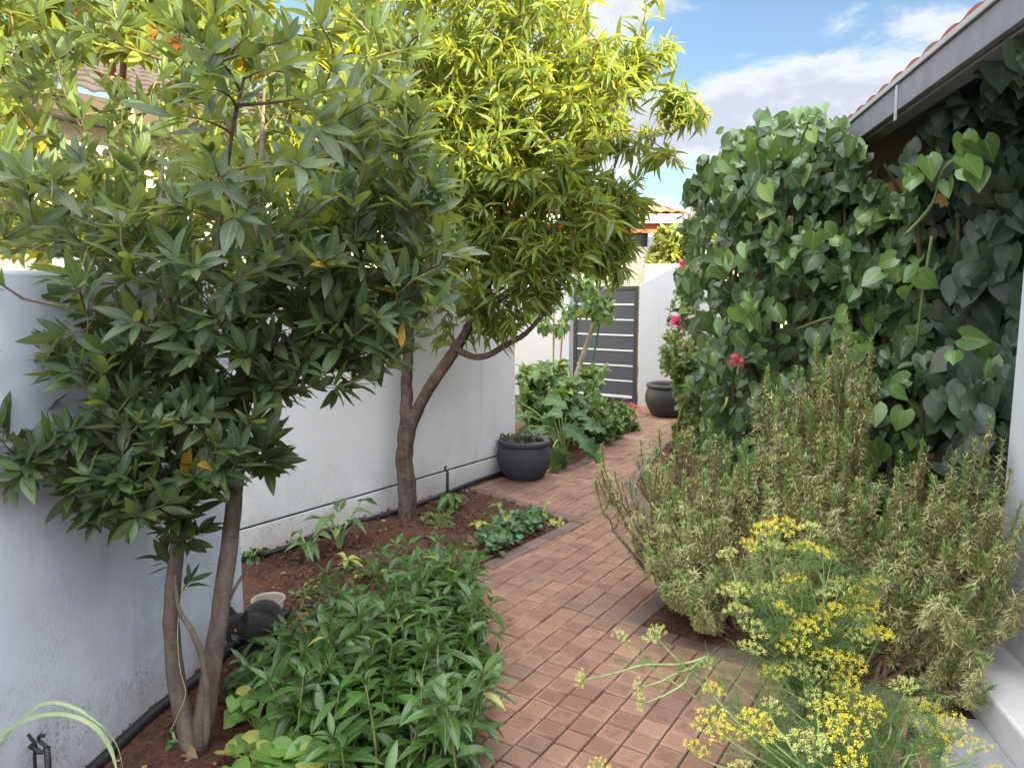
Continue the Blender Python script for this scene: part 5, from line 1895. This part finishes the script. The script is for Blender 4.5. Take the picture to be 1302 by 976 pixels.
chard('tiny seedling at the base of the laurel stems', 224, 952, 5, .06, .05, 120, 'herb')

# ------------------------------------------------------------------ far bed by the gate
def lobed_tmpl(dr, wv):
    return leaf_tmpl(lambda q: .30 * math.sin(math.pi * min(1, q * .94 + .03)) ** .8 * (1 + .35 * math.sin(q * 22)), 14, 5, .12, dr, wave=wv, tip=.02)


LOBED_T = [lobed_tmpl(.5, .05), lobed_tmpl(.85, .06), lobed_tmpl(.3, .04)]


def lobed_plant():
    rr = random.Random(121)
    b = Vector((.50, 6.95, 0))
    t = thing('lobed_leaf_plant', 'big plant with long lobed leaves draping beside the round pot', 'plant', b)
    W, L = MB(), Leaves(LOBED_T, 1)
    for (u, v, y, dx, dy, dz, s) in ((703, 568, 6.45, .45, -.25, -.85, .34), (735, 558, 6.6, .7, -.2, -.5, .30), (688, 540, 6.6, -.2, -.5, -.2, .26), (715, 540, 6.7, .6, -.3, -.2, .28), (672, 520, 6.8, -.5, -.4, .1, .26),
                                     (695, 515, 6.9, .2, -.6, .2, .28), (720, 515, 7.0, .6, -.3, .1, .26), (662, 495, 7.0, -.5, -.3, .3, .24), (690, 490, 7.1, .1, -.5, .3, .28), (712, 488, 7.2, .5, -.2, .3, .24), (740, 535, 6.9, .8, -.1, -.1, .26),
                                     (680, 560, 6.5, -.1, -.5, -.5, .22), (668, 470, 7.2, -.2, -.3, .5, .24), (700, 465, 7.3, .3, -.2, .4, .24), (672, 540, 6.75, -.3, -.4, -.3, .25)):
        v = v + max(0, 545 - v) * .35
        p = at(u, v, y)
        q, r_ = smooth_line([b, b.lerp(p, .5) + Vector((0, 0, .12)), p], [.009, .008, .006], 4)
        W.mark(); W.tube(q, r_, 6, False)
        for k in range(2):
            d = Vector((dx, dy, dz)) + V3(rr, .25) * k
            L.add(p, d, Vector((-.1, -.55, .9)) + V3(rr, .15), s * (1 if k == 0 else .7))
    W.build_each('stem', M['fennel_stem'], t)
    L.build('foliage', M['lobed'], t)


lobed_plant()


def bed_bush(label, regs, seed, leafs, base, mat='mixed', droop=-.1, name='border_plant', lf=3):
    b = Vector((*base, 0))
    st = [([b + Vector((0, 0, -.02)), b + Vector((0, 0, .08)), b + Vector((.02, 0, .16))], [.008, .007, .005])]
    return small_leaf_bush(name, label, 'plant', M[mat], regs, (OVAL_T, leafs), seed, b, st, droop=droop, lf=lf)


bed_bush('tall leafy border plant against the wall end behind the round pot', [([(660, 470), (715, 462), (735, 500), (720, 540), (665, 540)], (7.0, 8.3), 80)], 131, (.09, .16), (.6, 7.6))
bed_bush('mid-height border plant around the foot of the slanting trunk', [([(700, 480), (760, 470), (770, 520), (750, 560), (705, 560)], (7.2, 8.2), 80)], 132, (.07, .12), (.85, 7.7))
bed_bush('low bushy border plant spreading along the brick edge', [([(742, 530), (790, 528), (795, 552), (760, 570), (738, 575)], (7.5, 8.2), 85)], 133, (.05, .085), (1.0, 7.8))
bed_bush('low border plant with fresh green tips nearest the gate', [([(770, 505), (806, 515), (810, 540), (785, 552), (765, 545)], (8.2, 9.0), 75)], 134, (.05, .085), (1.2, 8.6))
bed_bush('upright leafy border plant in front of the lower gate panels', [([(748, 470), (768, 460), (772, 480), (762, 500), (745, 500)], (8.3, 8.9), 12)], 135, (.08, .13), (1.0, 8.6))
rr = random.Random(5)
pet = leaf_tmpl(lambda q: .34 * math.sin(math.pi * min(1, q * .9 + .06)), 3, 3, .2, .2)
c = at(800, 517, 8.7)
t = thing('orange_flowers', 'small cluster of orange-red flowers before the gate', 'flower', c)
F = Leaves([pet], 1)
for i in range(34):
    F.add(c + Vector((rr.gauss(0, .05), rr.gauss(0, .04), rr.gauss(0, .018))), V3(rr, 1), V3(rr, .4) + Vector((0, -.6, .6)), rr.uniform(.03, .05))
F.build('petals', M['crimson'], t)
m = MB(); m.tube([Vector((c.x, c.y, 0)), c], .005, 6); m.build('stalk', M['twig_green'], t, True)

for i, (u0, v0, u1, v1, lab) in enumerate(((703, 520, 704, 400, 'upright bamboo cane against the white wall left of the gate'), (708, 520, 716, 405, 'slanting bamboo cane crossing the upright one left of the gate'))):
    t = thing('bamboo_cane', lab, 'cane', (*at(u0, v0, 9.0).xy, 0))
    p0, p1 = at(u0, v0, 9.0), at(u1, v1, 9.0)
    p0 = p0 + (p0 - p1).normalized() * ((p0.z + .02) / max(.05, (p1 - p0).normalized().z))
    m = MB(); pts = [p0.lerp(p1, k / 12) for k in range(13)]
    m.tube(pts, [.011 + (.0025 if k % 3 == 0 else 0) for k in range(13)], 8); m.build('shaft', M['cane'], t, True)

# sunlit bush beyond the gate wall
st = [([Vector((3.6, 15.0, 0)), Vector((3.6, 15.0, 1.4))], [.05, .03])]
small_leaf_bush('yellow_bush', 'bright yellow-green bush rising behind the boundary wall', 'bush', M['sunbush'], [([(822, 345), (830, 305), (845, 292), (880, 285), (930, 288), (940, 340)], (14.6, 15.6), 230)], (OVAL_T, (.12, .2)), 141, (3.6, 15.0, 0), st, lf=5, r0=.012)


# succulent in the round pot, with gravel and chips
def pot_plant():
    rr = random.Random(151)
    t = thing('potted_plant', 'low grey-green plant growing in the round pot', 'plant', pc + Vector((0, 0, .29)))
    W, L = MB(), Leaves(OVAL_T, 1)
    for i in range(34):
        a, r_ = rr.uniform(0, 6.3), rr.uniform(.02, .12)
        b = pc + Vector((math.cos(a) * r_ * .8 - .03, math.sin(a) * r_ * .6, .285))
        e = b + Vector((math.cos(a) * .09 - .03, math.sin(a) * .07, rr.uniform(.02, .10)))
        W.mark(); W.tube([b, b.lerp(e, .5) + Vector((0, 0, .015)), e], [.004, .003, .002], 5, False)
        for k in range(9):
            L.add(b.lerp(e, rr.uniform(.3, 1)), V3(rr, .7) + Vector((0, -.1, .3)), Vector((0, 0, 1)) + V3(rr, .4), rr.uniform(.025, .045))
    W.build_each('stem', M['twig'], t)
    L.build('foliage', M['succulent'], t)


pot_plant()

ground_plant('weed_patch', 'low feathery weeds on the soil at the base of the peach trunk', 'weeds', M['mixed'], OVAL_T, [(535, 668), (548, 648), (580, 650), (578, 672), (550, 680)], 90, (.018, .04), (.015, .07), 161)
ground_plant('weed_patch', 'straggly weeds between the tall seedling and the yellowing one', 'weeds', M['mixed'], OVAL_T, [(425, 725), (470, 705), (500, 715), (470, 745)], 46, (.02, .045), (.01, .06), 162)
ground_plant('weed_patch', 'sparse weeds on the soil right of the plastic tub', 'weeds', M['mixed'], OVAL_T, [(365, 765), (400, 740), (420, 750), (390, 785)], 40, (.02, .045), (.01, .06), 163)
ground_plant('weed_patch', 'pale green weeds in the bare soil left of the herb clump', 'weeds', M['chard'], OVAL_T, [(560, 715), (590, 690), (605, 700), (585, 722)], 40, (.02, .05), (.01, .05), 164)

# ------------------------------------------------------------------ small things
# irrigation hoses and drip stakes
def hose(label, pts, r=.017):
    p, rad = smooth_line(pts, [r] * len(pts), 6)
    m = MB(); m.tube(p, rad, 10)
    o = m.build('irrigation_hose', M['hose'], None, True)
    tag(o, label, 'hose')


def off1(s, d, z=.03):
    p = W1b - W1d * s + W1n * d
    return Vector((p.x, p.y, z))


hose('black irrigation hose along the foot of the near wall', [off1(2.2, .07), off1(1.6, .055), off1(1.1, .06), off1(.7, .04), off1(.35, .06), off1(.05, .05), off1(-.2, .12, .02)], .021)


def off2(s, d, z=.03):
    p = W2b - W2d * s + W2n * d
    return Vector((p.x, p.y, z))


hose('black irrigation hose along the foot of the grooved wall', [off2(.15, .04, .025), off2(.6, .05), off2(1.0, .09), off2(1.5, .13), off2(2.0, .10), off2(2.5, .14), off2(2.9, .1)], .018)


def stake(label, b, h, r, hook=1, twin=False):
    t = thing('drip_stake', label, 'stake', b)
    m = MB(); m.tube([b + Vector((0, 0, -.05)), b + Vector((0, 0, h * .5)), b + Vector((r * .3, 0, h))], [r * .8, r, r], 8); m.build('post', M['hose'], t, True)
    top = b + Vector((r * .3, 0, h))
    m = MB()
    p, rd = smooth_line([top, top + Vector((-.012, 0, .012)), top + Vector((-.022, 0, .022)), top + Vector((-.018, 0, .036)), top + Vector((-.004, 0, .036))], [r * .6] * 5, 4)
    m.tube(p, rd, 7); m.build('hook', M['hose'], t, True)
    if twin:
        m = MB()
        q = [b + Vector((-.034, .0, -.04)), b + Vector((-.036, 0, h * .4)), b + Vector((-.036, 0, h * .85)), b + Vector((-.03, 0, h * 1.03)), b + Vector((-.042, 0, h * 1.12)), b + Vector((-.05, 0, h * 1.17))]
        p, rd = smooth_line(q, [r * .55] * 6, 4); m.tube(p, rd, 7); m.build('feed_tube', M['hose'], t, True)
        m = MB(); m.tube([b + Vector((-.046, -.002, h * 1.03)), b + Vector((-.018, -.002, h * .94)), top + Vector((0, 0, -.012))], [.008, .007, .006], 7); m.build('clip', M['hose'], t, True)


b = gnd(569, 640); stake('slim black drip stake beside the grooved wall', Vector((b.x, b.y, 0)), .25, .011)
bb = at(62, 990, 2.0); stake('black twin drip stake at the left under the grass blades', Vector((bb.x, bb.y, bb.z - .14)), .24, .009, twin=True)
bb = gnd(405, 850); stake('thin brown stake among the lance-leaved bushes', Vector((bb.x, bb.y, 0)), .26, .006)

# arching grass blades at the lower left
t = thing('grass_tuft', 'long arching pale grass blades at the lower left corner', 'grass', at(-40, 1010, 1.95))
for pts, w in (([(-40, 1000, 1.95), (-10, 945, 1.95), (35, 915, 1.95), (80, 908, 1.95), (118, 922, 1.95), (140, 950, 1.95), (150, 985, 1.93)], .012),
               ([(-30, 1000, 1.97), (-5, 955, 1.97), (30, 912, 1.97), (62, 893, 1.97), (100, 902, 1.97), (132, 925, 1.97)], .010),
               ([(-60, 990, 1.9), (-20, 950, 1.9), (10, 938, 1.9)], .010),
               ([(100, 902, 1.98), (130, 922, 1.99), (150, 950, 2.0), (157, 985, 2.0)], .003)):
    c, wd = pxline(pts, [w * .5] + [w * .5] * (len(pts) - 2) + [w * .06], 5)
    V, F = [], []
    for i, p in enumerate(c):
        d = (c[min(i + 1, len(c) - 1)] - c[max(i - 1, 0)]).normalized()
        s = d.cross(Vector((0, -.6, .8))).normalized()
        n_ = s.cross(d)
        V += [p - s * wd[i] + n_ * wd[i] * .4, p, p + s * wd[i] + n_ * wd[i] * .4]
        if i:
            b_ = (i - 1) * 3
            F += [(b_, b_ + 1, b_ + 4, b_ + 3), (b_ + 1, b_ + 2, b_ + 5, b_ + 4)]
    m = MB(); m.add(V, F); m.build('blade', M['grass'], t, True)

# clear plastic tub behind the cat
def plastic():
    m = NT('clear_plastic')
    m.base((0.75, 0.72, 0.66), 0.35, 0.5)
    tr = m.n('ShaderNodeBsdfTransparent')
    mx = m.n('ShaderNodeMixShader')
    mx.inputs[0].default_value = 0.68
    m.L.new(m.bs.outputs[0], mx.inputs[1]); m.L.new(tr.outputs[0], mx.inputs[2])
    m.L.new(mx.outputs[0], m.out.inputs[0])
    return m.m


M['plastic'] = plastic()
b = gnd(342, 784)
b = Vector((b.x, b.y, .0))
t = thing('plastic_tub', 'clear round plastic tub on the soil behind the cat', 'tub', b)
m = MB(); m.lathe(b, [(.001, .004), (.058, .004), (.062, .010), (.074, .092)], 40); m.build('bowl', M['plastic'], t, True)
m = MB(); m.lathe(b, [(.0745, .088), (.081, .088), (.082, .094), (.080, .098), (.0745, .097), (.0735, .092)], 40); m.build('rim', M['plastic'], t, True)

# terracotta shards
for i, (u, v, s, lab) in enumerate(((385, 790, .05, 'smallest terracotta shard on the soil, nearest the tub'), (402, 785, .06, 'flat terracotta shard behind the thin stake'), (398, 806, .085, 'largest terracotta shard among the lance leaves'))):
    rr = random.Random(200 + i)
    c = gnd(u, v) + Vector((0, 0, .012))
    m = MB()
    pl = [c + Vector((math.cos(a) * s * rr.uniform(.5, 1), math.sin(a) * s * rr.uniform(.5, 1), 0)) for a in (0, 1.1, 2.3, 3.4, 4.6, 5.5)]
    m.prism(pl, .008, [.018 + rr.uniform(0, .03) for _ in pl])
    o = m.build('terracotta_shard', M['terracotta'], None, False, .002)
    tag(o, lab, 'shard', 'broken terracotta pieces')


# fallen leaves and chips over the soil
def litter():
    rr = random.Random(301)
    L = Leaves(OVAL_T + ROUND_T[:1], 1)
    for poly, n in ((BED_L, 1100), (BED_R, 160)):
        for (x, y) in sample_poly(rr, poly, n):
            if y < 1.8: continue
            s = rr.uniform(.008, .034) * rr.choice((.6, .8, 1))
            L.add((x, y, .024 + rr.uniform(0, .008)), (rr.gauss(0, 1), rr.gauss(0, 1), .05), (rr.gauss(0, .25), rr.gauss(0, .25), 1), s)
    for k in range(60):
        x, y = rr.uniform(-.3, 1.2), rr.uniform(2.2, 6.5)
        L.add((x, y, .006), (rr.gauss(0, 1), rr.gauss(0, 1), .02), (rr.gauss(0, .1), rr.gauss(0, .1), 1), rr.uniform(.008, .022))
    tag(L.build('leaf_litter', M['litter']), kind='stuff')
    B = Leaves([blob_tmpl()], 1)
    for poly, n in ((BED_L, 5200), (BED_R, 900)):
        for (x, y) in sample_poly(rr, poly, n):
            if y < 1.9: continue
            s = rr.uniform(.003, .016)
            B.add((x, y, .012 + rr.uniform(-.004, .012)), (rr.gauss(0, 1), rr.gauss(0, 1), .3), (rr.gauss(0, 1), 0, 1), s)
    tag(B.build('soil_crumbs', M['soil'], None, False), kind='stuff')
    for i, (u, v, s, lab) in enumerate(((237, 968, .05, 'dry tan leaf at the base of the laurel'), (594, 706 - 12, .06, 'curled dry leaf on bare soil left of the herb clump'))):
        c = gnd(u, v) + Vector((0, 0, .03))
        Lf = Leaves([leaf_tmpl(rndl, 5, 5, .5, .5, tip=.02, wave=.08)], 1)
        Lf.add(c, (.6, -.4, .3), (-.2, -.5, 1), s)
        o = Lf.build('fallen_leaf', M['litter']); tag(o, lab, 'leaf')


litter()


# ------------------------------------------------------------------ the cat
def cat():
    fur = NT('dark_grey_fur')
    n = fur.noise(190, 4, .6, stretch=(1, 1, .5))
    c = fur.mix(fur.ramp(n, .3, .7), (.008, .0075, .009), (.026, .024, .026))
    fur.base(c, .85, .2)
    fur.set(fur.bs, 'Sheen Weight', .12)
    fur.bump(n, .6, .006)
    base = gnd(322, 838)
    hd = at(304, 797, 3.0)                       # head
    t = thing('cat', 'dark grey cat crouching in the bed between laurel stem and leaves', 'cat', (base.x, base.y, 0))
    # skeleton: pelvis, spine, shoulders, neck, head; legs folded under
    X = at(336, 806, 3.22); X.z = .095
    sh = Vector((hd.x + .060, hd.y + .12, .118))
    fw = (hd - sh); fw.z = 0; fw.normalize()
    rt = Vector((fw.y, -fw.x, 0))
    bk = (X - sh); bk.z = 0; bk.normalize()
    m = MB()

    def limb(ps, rs, n=16, sub=5):
        p, r = smooth_line(ps, rs, sub)
        m.tube(p, r, n, True)
    limb([X + bk * .085 + Vector((0, 0, -.03)), X + bk * .05 + Vector((0, 0, -.005)), X, X.lerp(sh, .4) + Vector((0, 0, .020)), X.lerp(sh, .75) + Vector((0, 0, .012)), sh, hd.lerp(sh, .5) + Vector((0, 0, .004)),
          hd - fw * .012, hd + fw * .018, hd + fw * .044 - Vector((0, 0, .010)), hd + fw * .062 - Vector((0, 0, .016)), hd + fw * .071 - Vector((0, 0, .017))],
         [.022, .068, .086, .092, .086, .070, .056, .057, .056, .038, .026, .012])
    for s in (-1, 1):
        limb([sh + rt * s * .04 + Vector((0, 0, -.02)), sh + rt * s * .046 + Vector((0, 0, -.07)), sh + rt * s * .046 + fw * .02 + Vector((0, 0, -.10)), sh + rt * s * .046 + fw * .075 + Vector((0, 0, -.105))], [.040, .028, .022, .016], 12)
        limb([X + rt * s * .045, X + rt * s * .062 + fw * .05 + Vector((0, 0, -.04)), X + rt * s * .066 - fw * .01 + Vector((0, 0, -.078)), X + rt * s * .066 + fw * .08 + Vector((0, 0, -.083))], [.055, .046, .026, .017], 12)
        e0 = hd + rt * s * .031 + Vector((0, 0, .030))
        limb([e0, e0 + rt * s * .009 + Vector((0, 0, .030)), e0 + rt * s * .016 + Vector((0, 0, .058))], [.026, .017, .003], 10, 3)
    limb([X + bk * .07 + Vector((0, 0, -.05)), X + bk * .10 + rt * .06 + Vector((0, 0, -.075)), X + bk * .03 + rt * .11 + Vector((0, 0, -.08)), X - bk * .08 + rt * .11 + Vector((0, 0, -.082))], [.024, .018, .016, .010], 10)
    o = m.build('cat_body', fur.m, t, True)
    rm = o.modifiers.new('remesh', 'REMESH'); rm.mode = 'VOXEL'; rm.voxel_size = .006; rm.use_smooth_shade = True
    sm = o.modifiers.new('smooth', 'SMOOTH'); sm.factor = .5; sm.iterations = 4
    up = Vector((0, 0, 1))
    dark = plain('cat_dark', (.012, .011, .012), .5, .4)
    eye = plain('cat_eye', (.16, .14, .05), .15, .6)
    nose = plain('cat_nose', (.05, .035, .035), .4, .4)
    for s in (-1, 1):
        m = MB()
        ec = hd + fw * .049 + rt * s * .030 + up * .013
        m.lathe(ec, [(.001, -.0075), (.006, -.004), (.0078, 0), (.006, .004), (.001, .0075)], 14); eo = m.build('eye', eye, t, True)
        m = MB(); pc_ = ec + fw * .0062
        m.lathe(pc_, [(.0005, -.006), (.002, -.002), (.002, .002), (.0005, .006)], 8); m.build('pupil', dark, eo, True)
    m = MB(); nc = hd + fw * .074 + up * -.012
    m.lathe(nc, [(.001, -.005), (.006, .001), (.005, .004), (.001, .005)], 10); m.build('nose', nose, t, True)
    m = MB(); mc = hd + fw * .071 + up * -.026
    p, r = smooth_line([mc - rt * .014 - up * .003, mc, mc + rt * .014 - up * .003], [.0016] * 3, 4); m.tube(p, r, 6); m.build('mouth', dark, t, True)
    m = MB()
    for s in (-1, 1):
        for k in range(4):
            p0 = hd + fw * .064 + rt * s * .014 + up * (-.016 + .003 * k)
            p, r = smooth_line([p0, p0 + rt * s * .03 + up * .004 * (k - 1), p0 + rt * s * .055 - up * .006 + up * .006 * (k - 1)], [.0005, .0004, .0002], 3); m.tube(p, r, 4)
    m.build('whiskers', M['strip'], t)['kind'] = 'stuff'


cat()

# hanging loose strings on the laurel trunk
p, r = pxline([(233, 740, 2.36), (226, 800, 2.36), (229, 850, 2.36), (236, 880, 2.36), (228, 905, 2.36), (216, 930, 2.36)], [.0016] * 6, 6)
m = MB(); m.tube(p, r, 5)
tag(m.build('dry_tendril', M['cane'], None, True), 'thin dry tendril hanging down the left laurel stem', 'tendril')
